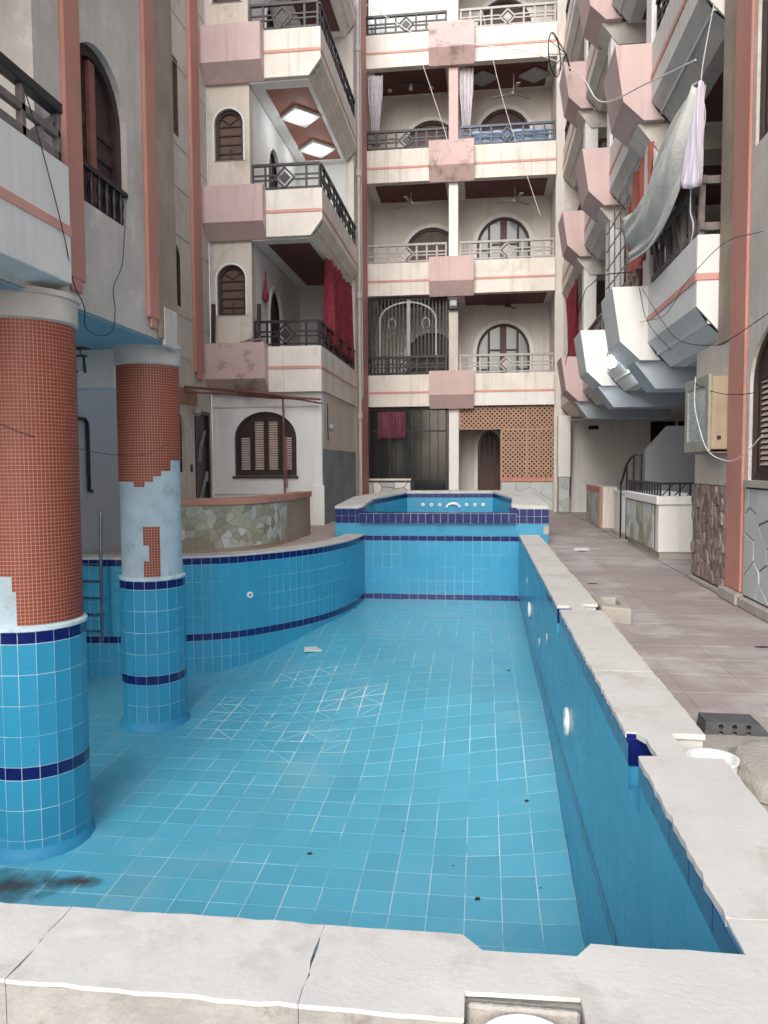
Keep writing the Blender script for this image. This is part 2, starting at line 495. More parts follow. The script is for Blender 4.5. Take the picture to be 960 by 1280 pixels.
rest = MB()
def px_size(c):
    x, y = (c[0]+c[2])/2, (c[1]+c[3])/2
    vis = 1.0 if (y > 4.0 and x > -0.62*y) else 0.0
    return vis/(x*x+y*y)
order = sorted(cells, key=px_size, reverse=True)
count = 0
for c in order:
    x0, y0, x1, y1 = c
    gp = 0.0028*random.choice((0.6, 0.9, 1, 1.3))
    quad = [(x0, y0), (x1, y0), (x1, y1), (x0, y1)]
    split = cuts[c]
    if split:
        polys = [[quad[0], quad[1], quad[2]], [quad[0], quad[2], quad[3]]] if split == 1 else [[quad[1], quad[2], quad[3]], [quad[1], quad[3], quad[0]]]
    else:
        polys = [quad]
    for pl in polys:
        pl = shrink(pl, gp*(4.0 if split else 1.5))
        vs_, fs = tile_prism(pl)
        if count < 300 and px_size(c) > 0:
            MB().add(vs_, fs).build('tile', m_tile, pool_floor, recalc=False)
            count += 1
        else:
            rest.add(vs_, fs)
ro = rest.build('floor_tiles', m_tile, pool_floor, recalc=False)
ro['kind'] = 'stuff'

# ------------------------------------------------------------------ pool walls with tiles
ROWS = [('n', 0.122, 0.03)] + [('b', 0.03-0.235*k, 0.03-0.235*(k+1)) for k in range(4)] + [('n', -0.91, -1.01)] + [('b', -1.01-0.235*k, -1.01-0.235*(k+1)) for k in range(4)]
def tile_mesh(w_, h_, mt, t_=0.0022, gp=0.0022):
    a, b = w_/2-gp, h_/2-gp
    me = bpy.data.meshes.new('tile')
    me.from_pydata([(-a, 0, -b), (a, 0, -b), (a, 0, b), (-a, 0, b), (-a+.001, -t_, -b+.001), (a-.001, -t_, -b+.001), (a-.001, -t_, b-.001), (-a+.001, -t_, b-.001)], [],
                   [(4, 5, 6, 7), (0, 1, 5, 4), (1, 2, 6, 5), (2, 3, 7, 6), (3, 0, 4, 7)])
    me.materials.append(mt)
    return me

def tiled_wall(name, path, tw, grout, zbot=-2.3, rows=ROWS, limit=300, outward=0.0022, label=None, vis=None, band_top=True, tilemat=None, floor_clip=True, kind='structure', parent=None, gaps=()):
    """path runs so that the water side is on its left-hand ... the visible face normal is path tangent rotated +90 deg"""
    pts = [Vector((x, y, 0)) for x, y in path]
    cum = [0.0]
    for a, b in zip(pts, pts[1:]): cum.append(cum[-1]+(b-a).length)
    def at(s_):
        s_ = max(0, min(cum[-1], s_))
        for i in range(len(cum)-1):
            if s_ <= cum[i+1] or i == len(cum)-2:
                t_ = (s_-cum[i])/(cum[i+1]-cum[i]); return pts[i].lerp(pts[i+1], t_)
    if len(pts) > 10:
        k_ = max(1, round(cum[-1]/tw)); tp = [at(cum[-1]*i/k_) for i in range(k_+1)]
    else:
        tp = pts
    off = offset_path([(p.x, p.y) for p in tp], outward)
    mb = MB()
    back = offset_path([(p.x, p.y) for p in tp], outward+0.12)
    ztop = rows[0][1]
    n = len(off)
    vs_ = [(x, y, ztop) for x, y in off] + [(x, y, zbot) for x, y in off] + [(x, y, ztop) for x, y in back] + [(x, y, zbot) for x, y in back]
    fs = []
    for i in range(n-1):
        ym = (tp[i].y+tp[i+1].y)/2
        zg = next((g3 for g1, g2, g3 in gaps if g1 < ym < g2), None)
        if zg is None:
            fs += [(i, i+1, n+i+1, n+i), (2*n+i, 3*n+i, 3*n+i+1, 2*n+i+1), (i, 2*n+i, 2*n+i+1, i+1)]
        else:
            (xa, ya), (xb, yb), (xc, yc), (xd, yd) = off[i], off[i+1], back[i+1], back[i]
            mb.add([(xa, ya, zg), (xb, yb, zg), (xc, yc, zg), (xd, yd, zg), (xa, ya, zbot), (xb, yb, zbot), (xa, ya, ztop), (xd, yd, ztop), (xb, yb, ztop), (xc, yc, ztop)],
                   [(0, 1, 5, 4), (0, 3, 2, 1), (0, 3, 7, 6), (1, 2, 9, 8)])
    mb.add(vs_, fs)
    wall = mb.build(name, grout, parent, recalc=True)
    if kind: wall['kind'] = kind
    nt_ = max(1, round(cum[-1]/tw)); tw2 = cum[-1]/nt_
    meshes = {}
    items = []
    for typ, z1, z0 in rows:
        for k in range(nt_):
            a, b = at(k*tw2), at((k+1)*tw2)
            mid = (a+b)/2
            if floor_clip and z1 < floor_z(mid.x, mid.y)-0.02: continue
            zg = next((g3 for g1, g2, g3 in gaps if g1 < mid.y < g2), None)
            if zg is not None and z1 > zg+0.005:
                if z0 >= zg-0.01: continue
                z1_ = zg
                items.append((typ, z0, z1_, a, b, mid)); continue
            items.append((typ, z0, z1, a, b, mid))
    restmb = {'n': MB(), 'b': MB()}
    items.sort(key=lambda it: (0 if (vis is None or vis(it[5])) else 1, it[5].length))
    for q, (typ, z0, z1, a, b, mid) in enumerate(items):
        mt = m_navy if typ == 'n' else (tilemat or m_walltile)
        tdir = (b-a); ang = math.atan2(tdir.y, tdir.x)
        wd = round(tdir.length, 3); hd = round(z1-z0, 3)
        key = (typ, wd, hd)
        if key not in meshes: meshes[key] = tile_mesh(wd, hd, mt)
        # visible side lies to the left of the path: local -y must point to the left => rotate by pi
        nl = Vector((-tdir.y, tdir.x, 0)).normalized()
        Mx = Matrix.Translation(Vector((mid.x, mid.y, (z0+z1)/2)) - nl*0.0022) @ Matrix.Rotation(ang+math.pi, 4, 'Z')
        if q < limit:
            inst('tile', meshes[key], wall, Mx)
        else:
            me = meshes[key]
            restmb[typ].add([Mx @ v_.co for v_ in me.vertices], [tuple(p.vertices) for p in me.polygons])
    for typ, mb2 in restmb.items():
        if mb2.v:
            o = mb2.build('wall_tiles', m_navy if typ == 'n' else (tilemat or m_walltile), wall, recalc=False)
            o['kind'] = 'stuff'
    return wall

# right wall: the water side (-x) is on the left when walking +y
tiled_wall('pool_wall_right', [(RX, PY+0.02), (RX, 3.215), (RX, 3.492), (RX, 6.465), (RX, 6.65), (RX, FY)], 0.25, m_bgrout, vis=lambda p: p.y > 1.9, gaps=((3.21, 3.50, -0.09), (6.46, 6.66, -0.09)))
tiled_wall('pool_wall_far', [(RX, FY), (-2.06, FY)], 0.16, m_wgrout)
tiled_wall('pool_wall_left', ccurve, 0.125, m_wgrout, vis=lambda p: p.x > -5.3)
tiled_wall('pool_wall_end', [(LX, 9.6), (LX, PY)], 0.25, m_bgrout, limit=0)
tiled_wall('pool_wall_front', [(LX, PY-0.08), (RX, PY-0.08)], 0.25, m_bgrout, limit=0)

# ------------------------------------------------------------------ coping
def rough_edge(pts, step=0.05, amp=0.005, seed=1, closed=True):
    rnd = random.Random(seed); out = []
    n = len(pts)
    for i in range(n if closed else n-1):
        a, b = Vector(pts[i]), Vector(pts[(i+1) % n])
        k = max(1, int((b-a).length/step))
        nl = Vector((-(b-a).y, (b-a).x)).normalized()
        for j in range(k):
            p = a.lerp(b, j/k)
            if j > 0: p = p + nl*rnd.uniform(-amp, amp)
            out.append((p.x, p.y))
    return out

cp = thing('pool_coping', 'chipped white stone coping running round the rim of the blue pool', 'coping', (0.8, 6, 0))
def slab(poly, z0=0.124, z1=0.15, seed=1, mt=None, amp=0.0055, step=0.045):
    return MB().prism(rough_edge(poly, step, amp, seed), 'z', z0, z1).build('coping_slab', mt or m_coping, cp, bevel=0.006)
# front run, joints open 6 mm
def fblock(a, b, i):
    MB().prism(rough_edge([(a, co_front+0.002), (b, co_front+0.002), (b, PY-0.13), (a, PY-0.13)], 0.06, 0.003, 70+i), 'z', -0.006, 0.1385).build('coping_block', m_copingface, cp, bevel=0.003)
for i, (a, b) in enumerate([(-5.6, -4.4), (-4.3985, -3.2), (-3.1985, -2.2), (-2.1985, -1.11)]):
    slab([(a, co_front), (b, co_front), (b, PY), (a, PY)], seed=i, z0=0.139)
    fblock(a, b, i)
slab([(-1.1085, co_front), (-0.405, co_front), (-0.405, PY), (-1.1085, PY)], seed=11, z0=0.139)
slab([(-0.4035, co_front), (-0.035, co_front), (-0.035, 1.695), (0.225, 1.705), (0.225, co_front), (0.99, co_front), (0.99, PY+0.15), (RX, PY+0.15), (RX, PY), (0.275, PY), (0.235, 1.855), (0.005, 1.852), (-0.045, PY), (-0.4035, PY)], seed=12, amp=0.003, z0=0.139)
# right run, with the two openings for the skimmers
slab([(RX, PY+0.156), (0.99, PY+0.156), (0.985, 3.22), (0.845, 3.22), (0.845, 3.50), (0.99, 3.50), (0.99, 4.55), (RX, 4.55), (RX, 3.50), (0.69, 3.49), (0.72, 3.42), (0.722, 3.22), (RX, 3.21)], seed=13)
slab([(RX, 4.556), (0.99, 4.556), (0.99, 6.46), (0.86, 6.47), (0.86, 6.74), (1.0, 6.75), (1.0, 8.6), (RX, 8.6), (RX, 6.66), (0.75, 6.65), (0.75, 6.47), (RX, 6.46)], seed=14)
slab([(RX, 8.606), (0.99, 8.606), (0.99, 11.0), (RX, 11.0)], seed=15)
slab([(RX, 11.006), (0.99, 11.006), (0.99, FY-0.004), (RX, FY-0.004)], seed=16)
# curved left run
nn = len(ccurve)
segs = [(0, 10), (10, 18), (18, 26), (26, 34), (34, 40), (40, nn-1)]
outer = offset_path(ccurve, 0.34)
inn = offset_path(ccurve, -0.012)
for a, b in segs:
    b = min(b, nn-1)
    poly = inn[a:b+1] + outer[a:b+1][::-1]
    if a == 0:
        poly = [(x, min(y, FY-0.004)) for x, y in poly]
    MB().prism(poly, 'z', 0.124, 0.152 if (a//2) % 2 else 0.15).build('coping_slab', m_coping, cp, bevel=0.005)
MB().box(LX-0.32, LX, PY, 9.6, -0.005, 0.15).build('coping_slab', m_coping, cp)
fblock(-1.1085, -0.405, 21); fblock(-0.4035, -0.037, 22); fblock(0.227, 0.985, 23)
MB().box(-0.036, 0.226, 1.705, 1.78, -0.006, 0.1275).build('coping_block', m_copingface, cp)
for ya, yb in ((1.92, 3.20), (3.52, 6.45), (6.76, FY)):
    MB().box(RX+0.135, 0.985, ya, yb, -0.006, 0.1235).build('coping_block', m_coping, cp)
cb_o, cb_i = offset_path(ccurve, 0.335), offset_path(ccurve, 0.135)
MB().prism(cb_i+cb_o[::-1], 'z', -0.006, 0.1235).build('coping_block', m_coping, cp)
# navy tiles exposed inside the skimmer openings
MB().box(RX+0.772-0.77, 0.765, 3.484, 3.4905, 0.0, 0.123).build('skimmer_side', m_navy, cp)
MB().box(0.766, 0.772, 3.2, 3.5, -0.1, 0.122).build('skimmer_throat', m_walltile, cp)
MB().box(0.766, 0.772, 6.44, 6.66, -0.1, 0.122).build('skimmer_throat', m_dark, cp)
MB().box(RX+0.004, 0.72, 3.488, 3.4945, 0.1235, 0.145).build('exposed_navy_tile', m_navy, cp)
MB().box(RX+0.002, 0.765, 6.642, 6.6485, 0.0, 0.123).build('exposed_navy_tile', m_navy, cp)
# ------------------------------------------------------------------ generic architectural builders
def arch_pts(x0, x1, z0, zs, zt, n=14):
    cx, r = (x0+x1)/2, (x1-x0)/2
    pts = [(x0, z0), (x1, z0), (x1, zs)]
    pts += [(cx + r*math.cos(t), zs + (zt-zs)*math.sin(t)) for t in [math.pi*k/n for k in range(1, n)]]
    pts += [(x0, zs)]
    return pts

def inset_arch(x0, x1, z0, zs, zt, d, n=14):
    return arch_pts(x0+d, x1-d, z0+d, zs, zt-d, n)

def arch_window(bld, M, x0, x1, z0, zs, zt, style, mfr=None, label=None, depth=0.10, name='window'):
    """frame ring + leaf pieces as sub-parts; M = frame matrix of the wall plane, the unit stands depth behind it"""
    fm = mfr or m_wood
    fw_ = 0.07 if style != 'panel' else 0.09
    d0, d1 = depth, depth+0.07
    fr = MB(M); fr.prism(arch_pts(x0, x1, z0, zs, zt), 'y', d0, d1, [inset_arch(x0, x1, z0, zs, zt, fw_)])
    win = fr.build(name, fm, bld)
    if label: win['label'] = label
    W, cx = x1-x0, (x0+x1)/2
    def top_at(x):
        r = W/2-fw_; u = min(0.999, abs(x-cx)/r)
        return zs + (zt-fw_-zs)*math.sqrt(1-u*u)
    if style == 'louvre4':
        n = 4; inner = W-2*fw_; pw = inner/n
        for k in range(n):
            a, b = x0+fw_+k*pw, x0+fw_+(k+1)*pw
            ta, tb_ = top_at(a+0.02), top_at(b-0.02)
            tm = top_at((a+b)/2)
            st = 0.055
            leaf = MB(M).prism([(a+.004, z0+fw_), (b-.004, z0+fw_), (b-.004, tb_), ((a+b)/2, tm), (a+.004, ta)], 'y', d0+0.022, d0+0.06,
                               [[(a+st, z0+fw_+st), (b-st, z0+fw_+st), (b-st, min(ta, tb_)-st*1.4), (a+st, min(ta, tb_)-st*1.4)]])
            leaf.build('shutter_leaf', fm, win)
            sl = MB(M); zz = z0+fw_+st+0.015; ztop = min(ta, tb_)-st*1.4
            while zz < ztop-0.02:
                sl.add([(a+st, d0+0.03, zz), (b-st, d0+0.03, zz), (b-st, d0+0.052, zz+0.034), (a+st, d0+0.052, zz+0.034),
                        (a+st, d0+0.036, zz-.004), (b-st, d0+0.036, zz-.004), (b-st, d0+0.058, zz+0.03), (a+st, d0+0.058, zz+0.03)],
                       [(0, 1, 2, 3), (7, 6, 5, 4), (0, 4, 5, 1), (2, 6, 7, 3)])
                zz += 0.05
            s_ = sl.build('shutter_slats', m_slat if fm is m_wood else m_slatgrey, win, recalc=False); s_['kind'] = 'stuff'
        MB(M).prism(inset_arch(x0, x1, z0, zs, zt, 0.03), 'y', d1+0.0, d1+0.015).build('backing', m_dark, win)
    elif style == 'bars':
        MB(M).prism(inset_arch(x0, x1, z0, zs, zt, 0.03), 'y', d0+0.045, d0+0.06).build('shutter_board', mat_board, win)
        for k in range(1, 5):
            z = z0 + (zs+0.05-z0)*k/4.4
            MB(M).box(x0+fw_, x1-fw_, d0+0.02, d0+0.043, z-0.012, z+0.012).build('glazing_bar', fm, win)
        MB(M).box(cx-0.012, cx+0.012, d0+0.018, d0+0.043, z0+fw_, z0+0.28).build('glazing_bar', fm, win)
        for sgn in (-1, 1):
            MB(M).bar((cx, d0+0.03, zs+0.02), (cx+sgn*W*0.3, d0+0.03, zs+0.02+(zt-zs)*0.42), 0.02, 0.022, (0, 1, 0)).build('glazing_bar', fm, win)
    elif style == 'glazed':
        MB(M).prism(inset_arch(x0, x1, z0, zs, zt, 0.03), 'y', d0+0.05, d0+0.06).build('pane', m_paleglass, win)
        MB(M).box(cx-0.10, cx+0.10, d0+0.0, d0+0.049, z0+fw_, zt-fw_-0.01).build('meeting_stile', m_woodred, win)
        for sgn in (-1, 1):
            xm = cx+sgn*W*0.27
            MB(M).box(xm-0.035, xm+0.035, d0+0.012, d0+0.048, z0+fw_, top_at(xm)-0.005).build('mullion', fm, win)
            for q in (0.0, 0.42, 0.85):
                z = zs - 0.1 - q
                if z < z0+0.1: continue
                xa, xb = sorted((cx+sgn*W*0.30, cx+sgn*(W/2-fw_)))
                MB(M).box(xa, xb, d0+0.014, d0+0.047, z-0.025, z+0.025).build('glazing_bar', fm, win)
            xa, xb = sorted((cx+sgn*0.10, cx+sgn*(W*0.27-0.035)))
            MB(M).box(xa, xb, d0+0.014, d0+0.046, zs+0.05, zs+0.1).build('glazing_bar', fm, win)
    elif style == 'dark':
        MB(M).prism(inset_arch(x0, x1, z0, zs, zt, 0.03), 'y', d0+0.05, d0+0.065).build('door_leaf', m_woodred, win)
        for k in range(1, 4):
            x = x0+fw_+(W-2*fw_)*k/4
            MB(M).box(x-0.014, x+0.014, d0+0.03, d0+0.049, z0+fw_, top_at(x)-0.02).build('glazing_bar', fm, win)
    elif style == 'panel':
        MB(M).prism(inset_arch(x0, x1, z0, zs, zt, 0.05), 'y', d0+0.05, d0+0.065).build('door_leaf', m_wood, win)
        for sgn in (-1, 1):
            xm = cx+sgn*W*0.24
            for q in range(4):
                za = z0+0.12+q*(zs-z0-0.1)/4
                MB(M).box(xm-W*0.15, xm+W*0.15, d0+0.03, d0+0.049, za, za+(zs-z0-0.1)/4-0.09).build('door_panel', m_wood, win, bevel=0.012)
        MB(M).box(cx-0.05, cx+0.05, d0+0.01, d0+0.048, z0+fw_, zt-fw_-0.02).build('meeting_stile', mat_faded, win)
    return win

mat_board = mat('grey_brown_shutter_board', lin(96, 74, 64), rough=0.7, var=0.2, scale=6)
mat_faded = mat('faded_red_timber', lin(140, 88, 76), rough=0.7, var=0.2, scale=6)

def surround(bld, M, x0, x1, z0, zs, zt, wd=0.1, mt=None, proud=0.03):
    o = MB(M).prism(arch_pts(x0-wd, x1+wd, z0, zs, zt+wd), 'y', -proud, 0.004, [arch_pts(x0, x1, z0-0.001, zs, zt)])
    return o.build('window_surround', mt or m_white, bld)

def wall_plate(bld, M, x0, x1, z0, z1, mt, holes=(), t_=0.25, name='wall'):
    return MB(M).prism([(x0, z0), (x1, z0), (x1, z1), (x0, z1)], 'y', 0.0, t_, holes).build(name, mt, bld)

def railing(parent, p, q, h, mt, diamond=(0.5,), posts=6, th=0.045, double=True, lift=0.0, mid=0.42):
    """balcony railing between two base points: top rail, lower rails, posts and diamond ornaments, each a sub-part"""
    p, q = Vector(p), Vector(q); d = (q-p); L_ = d.length; e = d.normalized()
    z = Vector((0, 0, 1))
    MB().bar(p+z*h, q+z*h, th*1.3, th).build('top_rail', mt, parent)
    MB().bar(p+z*h*0.10, q+z*h*0.10, th*0.7, th*0.7).build('lower_rail', mt, parent)
    hd = h*0.40
    for c in diamond:
        cpt = p+d*c+z*(h*0.5)
        dm = MB()
        for a, b in (((-1, 0), (0, 1)), ((0, 1), (1, 0)), ((1, 0), (0, -1)), ((0, -1), (-1, 0))):
            dm.bar(cpt+e*a[0]*hd+z*a[1]*hd, cpt+e*b[0]*hd+z*b[1]*hd, th*0.7, th*0.7)
        dm.build('diamond_ornament', mt, parent)
        nrm = e.cross(z)
        pn = MB(); s_ = hd*0.62
        pts = [cpt+e*s_, cpt+z*s_, cpt-e*s_, cpt-z*s_]
        pn.add([v_+nrm*0.008 for v_ in pts]+[v_-nrm*0.008 for v_ in pts], [(0, 1, 2, 3), (7, 6, 5, 4), (0, 4, 5, 1), (1, 5, 6, 2), (2, 6, 7, 3), (3, 7, 4, 0)])
        pn.build('diamond_panel', mt, parent)
    if double:
        spans = []
        last = 0.0
        for c in diamond:
            spans.append((last, c-hd/L_)); last = c+hd/L_
        spans.append((last, 1.0))
        for a, b in spans:
            if b-a > 0.03:
                for hh in (mid, mid+0.18):
                    MB().bar(p+d*a+z*h*hh, p+d*b+z*h*hh, th*0.6, th*0.6).build('mid_rail', mt, parent)
    for k in range(posts+1):
        c = k/posts
        if any(abs(c-x)*L_ < hd*1.05 for x in diamond): continue
        b0 = p+d*min(max(c, 0.012), 0.988)
        MB().bar(b0, b0+z*h, th*0.8, th*0.8).build('post', mt, parent)

def cloth(name, label, cat, grid, mt, group=None, th=0.006):
    """grid of world points -> draped sheet with thickness"""
    nu, nv = len(grid), len(grid[0])
    vs_ = [Vector(p) for r in grid for p in r]
    mb = MB()
    fs = [(i*nv+j, (i+1)*nv+j, (i+1)*nv+j+1, i*nv+j+1) for i in range(nu-1) for j in range(nv-1)]
    mb.add(vs_, fs)
    o = mb.build(name, mt, None, smooth=True, recalc=True)
    md = o.modifiers.new('thickness', 'SOLIDIFY'); md.thickness = th
    return tag(o, label, cat, group)

def curtain(name, label, p, q, ztop, zbot, mt, amp=0.05, waves=7, gather=1.0, group=None, tie=None, sag=0.0):
    p, q = Vector((p[0], p[1], 0)), Vector((q[0], q[1], 0))
    d = q-p; n = Vector((-d.y, d.x, 0)).normalized()
    grid = []
    nu, nv = waves*8+1, 14
    for i in range(nu):
        u = i/(nu-1); col = []
        for j in range(nv):
            v_ = j/(nv-1)
            uu = u
            if tie is not None:
                k = 1-abs(v_-tie)*1.1 if True else 0
                uu = 0.5+(u-0.5)*(1-0.55*max(0, min(1, 1-abs(v_-tie)/0.6))) if gather == 1.0 else u*(1-0.5*v_)
            a = amp*(0.6+0.4*v_)*math.sin(u*waves*2*math.pi+0.6*math.sin(3*v_+u*5))+amp*0.35*math.sin(u*waves*4.7+v_*2)
            pt = p+d*uu+n*a
            col.append((pt.x, pt.y, ztop+(zbot-ztop)*v_ - sag*math.sin(u*math.pi)*(1-v_)))
        grid.append(col)
    return cloth(name, label, 'curtain', grid, mt, group)

def cable(name, label, pts, r, mt, sub=6):
    o = MB().tube(catmull(pts, sub), r, 5).build(name, mt, None, smooth=True, recalc=False)
    return tag(o, label, 'cable')

# Voronoi stones
def voronoi(x0, x1, z0, z1, n, seed, gap, stretch=1.0):
    rnd = random.Random(seed)
    pts = []
    tries = 0
    md = math.sqrt((x1-x0)*(z1-z0)*stretch/n)*0.62
    while len(pts) < n and tries < n*60:
        tries += 1
        p = (rnd.uniform(x0, x1), rnd.uniform(z0, z1))
        if all(math.hypot((p[0]-q[0])*stretch, (p[1]-q[1])) > md for q in pts): pts.append(p)
    cells_ = []
    for i, p in enumerate(pts):
        poly = [(x0, z0), (x1, z0), (x1, z1), (x0, z1)]
        for j, q in enumerate(pts):
            if i == j: continue
            nx, nz = (q[0]-p[0])*stretch*stretch, q[1]-p[1]
            l = math.hypot(nx, nz); nx, nz = nx/l, nz/l
            mx, mz = (p[0]+q[0])/2, (p[1]+q[1])/2
            c_ = nx*mx+nz*mz-gap/2
            out = []
            for a in range(len(poly)):
                A, B = poly[a], poly[(a+1) % len(poly)]
                da, db = nx*A[0]+nz*A[1]-c_, nx*B[0]+nz*B[1]-c_
                if da <= 0: out.append(A)
                if (da < 0) != (db < 0):
                    t_ = da/(da-db); out.append((A[0]+(B[0]-A[0])*t_, A[1]+(B[1]-A[1])*t_))
            poly = out
            if len(poly) < 3: break
        if len(poly) >= 3:
            ar = abs(sum(poly[k][0]*poly[(k+1) % len(poly)][1]-poly[(k+1) % len(poly)][0]*poly[k][1] for k in range(len(poly))))/2
            if ar > 0.0006: cells_.append(poly)
    return cells_

def stones(parent, cells_, fn, mts, t0=0.012, t1=0.028, seed=3, name='stone', taper=0.93):
    rnd = random.Random(seed)
    for poly in cells_:
        n = len(poly)
        cx = sum(p[0] for p in poly)/n; cz = sum(p[1] for p in poly)/n
        t_ = rnd.uniform(t0, t1)
        mb = MB()
        top = [(cx+(x-cx)*taper, cz+(z-cz)*taper) for x, z in poly]
        mb.add([fn(x, z, -0.004) for x, z in poly]+[fn(x, z, t_*0.8) for x, z in poly]+[fn(x, z, t_+rnd.uniform(-.002, .002)) for x, z in top],
               [(i, (i+1) % n, n+(i+1) % n, n+i) for i in range(n)]+[(n+i, n+(i+1) % n, 2*n+(i+1) % n, 2*n+i) for i in range(n)]+[tuple(range(2*n, 3*n))])
        mb.build(name, rnd.choice(mts), parent)

# ------------------------------------------------------------------ tiled columns
def column(label, cx, cy, r, bare, seed, ztop=2.46):
    c = thing('column', label, 'column', (cx, cy, -1.7), 'columns standing in the pool')
    zf = min(floor_z(cx+r*math.cos(a), cy+r*math.sin(a)) for a in (0, 1.5, 3.1, 4.7))-0.05
    MB().lathe([(r-0.02, 0.1), (r-0.02, 0.12), (r+0.012, 0.125), (r+0.014, 0.15), (r-0.022, 0.165)], cx, cy, 40).build('rim_ring', m_grout, c, smooth=True)
    n = max(18, round(2*math.pi*r/0.128))
    rg = (r-0.0035)/math.cos(math.pi/n)
    MB().lathe([(rg, zf), (rg, 0.121)], cx, cy, n).build('base_shaft', m_grout, c)
    tw = 2*(r)*math.tan(math.pi/n)
    mesh_c = {}
    to_cam = math.atan2(-cy, -cx)
    for typ, z1, z0 in ROWS:
        if z1 < zf+0.03: continue
        for k in range(n):
            a = 2*math.pi*(k+0.5)/n
            if math.cos(a-to_cam) < -0.35: continue
            key = (typ, round(z1-z0, 3))
            if key not in mesh_c: mesh_c[key] = tile_mesh(tw, z1-z0, m_navy if typ == 'n' else m_walltile, 0.003, 0.0022)
            M_ = Matrix.Translation((cx+(r-0.004)*math.cos(a), cy+(r-0.004)*math.sin(a), (z0+z1)/2)) @ Matrix.Rotation(a+math.pi/2, 4, 'Z')
            inst('tile', mesh_c[key], c, M_)
    # flared skirting where the shaft meets the floor
    fz = floor_z(cx-0.3*cx/6, cy-0.45)
    MB().lathe([(r+0.004, fz+0.09), (r+0.018, fz+0.05), (r+0.05, fz+0.004), (r+0.05, fz-0.15)], cx, cy, n).build('skirting', m_skirt, c, smooth=True)
    # upper shaft, mosaic and capital
    ru = r-0.024
    MB().lathe([(ru, 0.15), (ru, 2.66)], cx, cy, 48).build('upper_shaft', m_bluecement, c, smooth=True)
    zlo = 0.17
    ts = 0.0285
    na = round(2*math.pi*ru/ts); da = 2*math.pi/na
    rows_ = int((ztop-zlo)/ts)
    gmb, mmb = MB(), MB()
    rnd = random.Random(seed)
    for j in range(rows_):
        z0 = zlo+j*ts; z1 = z0+ts
        for i in range(na):
            a0 = i*da
            rel = (a0+da/2-to_cam+math.pi) % (2*math.pi)-math.pi
            if abs(rel) > 1.9: continue
            if bare(rel, (z0+z1)/2, rnd): continue
            def P(a, z, rr): return (cx+rr*math.cos(a), cy+rr*math.sin(a), z)
            r1 = ru+0.006
            gmb.add([P(a0, z0, r1), P(a0+da, z0, r1), P(a0+da, z1, r1), P(a0, z1, r1)], [(0, 1, 2, 3)])
            ga = 0.0022/ru; gz = 0.0022
            r2 = ru+0.0085+rnd.uniform(-.0006, .0006)
            b0, b1, y0, y1 = a0+ga, a0+da-ga, z0+gz, z1-gz
            mmb.add([P(b0, y0, r2), P(b1, y0, r2), P(b1, y1, r2), P(b0, y1, r2), P(b0, y0, r1), P(b1, y0, r1), P(b1, y1, r1), P(b0, y1, r1)],
                    [(0, 1, 2, 3), (4, 5, 1, 0), (5, 6, 2, 1), (6, 7, 3, 2), (7, 4, 0, 3)])
    gmb.build('mosaic_bed', m_mosgrout, c, recalc=False)
    mo = mmb.build('mosaic', m_mosaic, c, recalc=False); mo['kind'] = 'stuff'
    MB().lathe([(ru+0.004, ztop-0.02), (ru+0.03, ztop), (ru+0.03, ztop+0.17), (ru+0.045, ztop+0.18), (ru+0.045, 2.68)], cx, cy, 48).build('capital', m_plaster, c, smooth=True)
    return c

# rel > 0 is counter-clockwise seen from above; seen from the camera that is to the right
def bare1(rel, z, rnd):
    return z < 0.17+0.36 and rel < -0.30 and (z < 0.44 or rel < -0.42)
def bare2(rel, z, rnd):
    edge = 1.20 if rel < 0.1 else (1.24 if rel < 0.35 else (1.30 if rel < 0.7 else 1.42))
    if -0.55 < rel < -0.15: edge -= 0.06
    if z < edge:
        return not (z < 0.72 and -0.30 < rel < 0.24 and not (rel < -0.12 and 0.35 < z < 0.5)) 
    return False
column('thick mosaic column at the dark stained corner of the pool, small bare patch low down', -3.53, 5.65, 0.385, bare1, 5)
column('mosaic column with its lower tiles fallen off, showing pale blue cement', -3.65, 8.14, 0.348, bare2, 6)

# ------------------------------------------------------------------ building A: the block on columns
A = thing('apartment_building', 'grey plastered block with salmon stripes, carried on two mosaic columns', 'building', (-4.5, 5.2, 0))
XA = -3.3
MA = frame((XA, 0, 0), '+x')                       # local x = world y
holesA = []
for k in range(2):
    z = 3.2*k
    holesA.append(arch_pts(6.02, 7.02, 3.58+z, 4.46+z, 4.97+z))
    if k < 3: holesA.append([(2.9, 3.45+z), (5.5, 3.45+z), (5.5, 5.55+z), (2.9, 5.55+z)])
wall_plate(A, MA, 1.2, 8.05, 2.66, 9.2, m_plaster, holesA, t_=0.28)
for k in range(2):
    z = 3.2*k
    arch_window(A, MA, 6.02, 7.02, 3.58+z, 4.46+z, 4.97+z, 'panel', depth=0.06)
    rl = MB(MA)
    rl.box(6.03, 7.01, -0.005, 0.04, 3.87+z, 3.91+z).build('window_rail', m_black, A)
    for i in range(7):
        x = 6.1+0.135*i
        b = MB(MA); b.lathe([(0.016, 3.59+z), (0.024, 3.64+z), (0.014, 3.69+z), (0.030, 3.77+z), (0.014, 3.84+z), (0.02, 3.87+z)], x, 0.02, 8)
        b.build('baluster', m_black, A, smooth=True)
for (a, b, zb) in ((5.87, 6.13, 2.88), (7.36, 7.60, 2.84)):
    MB(MA).box(a, b, -0.04, 0.002, zb, 9.2).build('pilaster', m_orange, A, bevel=0.01)
    MB(MA).box(a+0.05, b-0.05, -0.035, -0.005, zb-0.10, zb+0.01).build('pilaster_foot', m_orange, A, bevel=0.01)
MB(MA).box(7.601, 8.08, -0.035, 0.003, 2.67, 9.2).build('render_strip', m_rough, A, bevel=0.01)
MB(MA).box(7.70, 8.06, -0.042, 0.0, 2.60, 3.02).build('column_head', m_plaster, A, bevel=0.02)
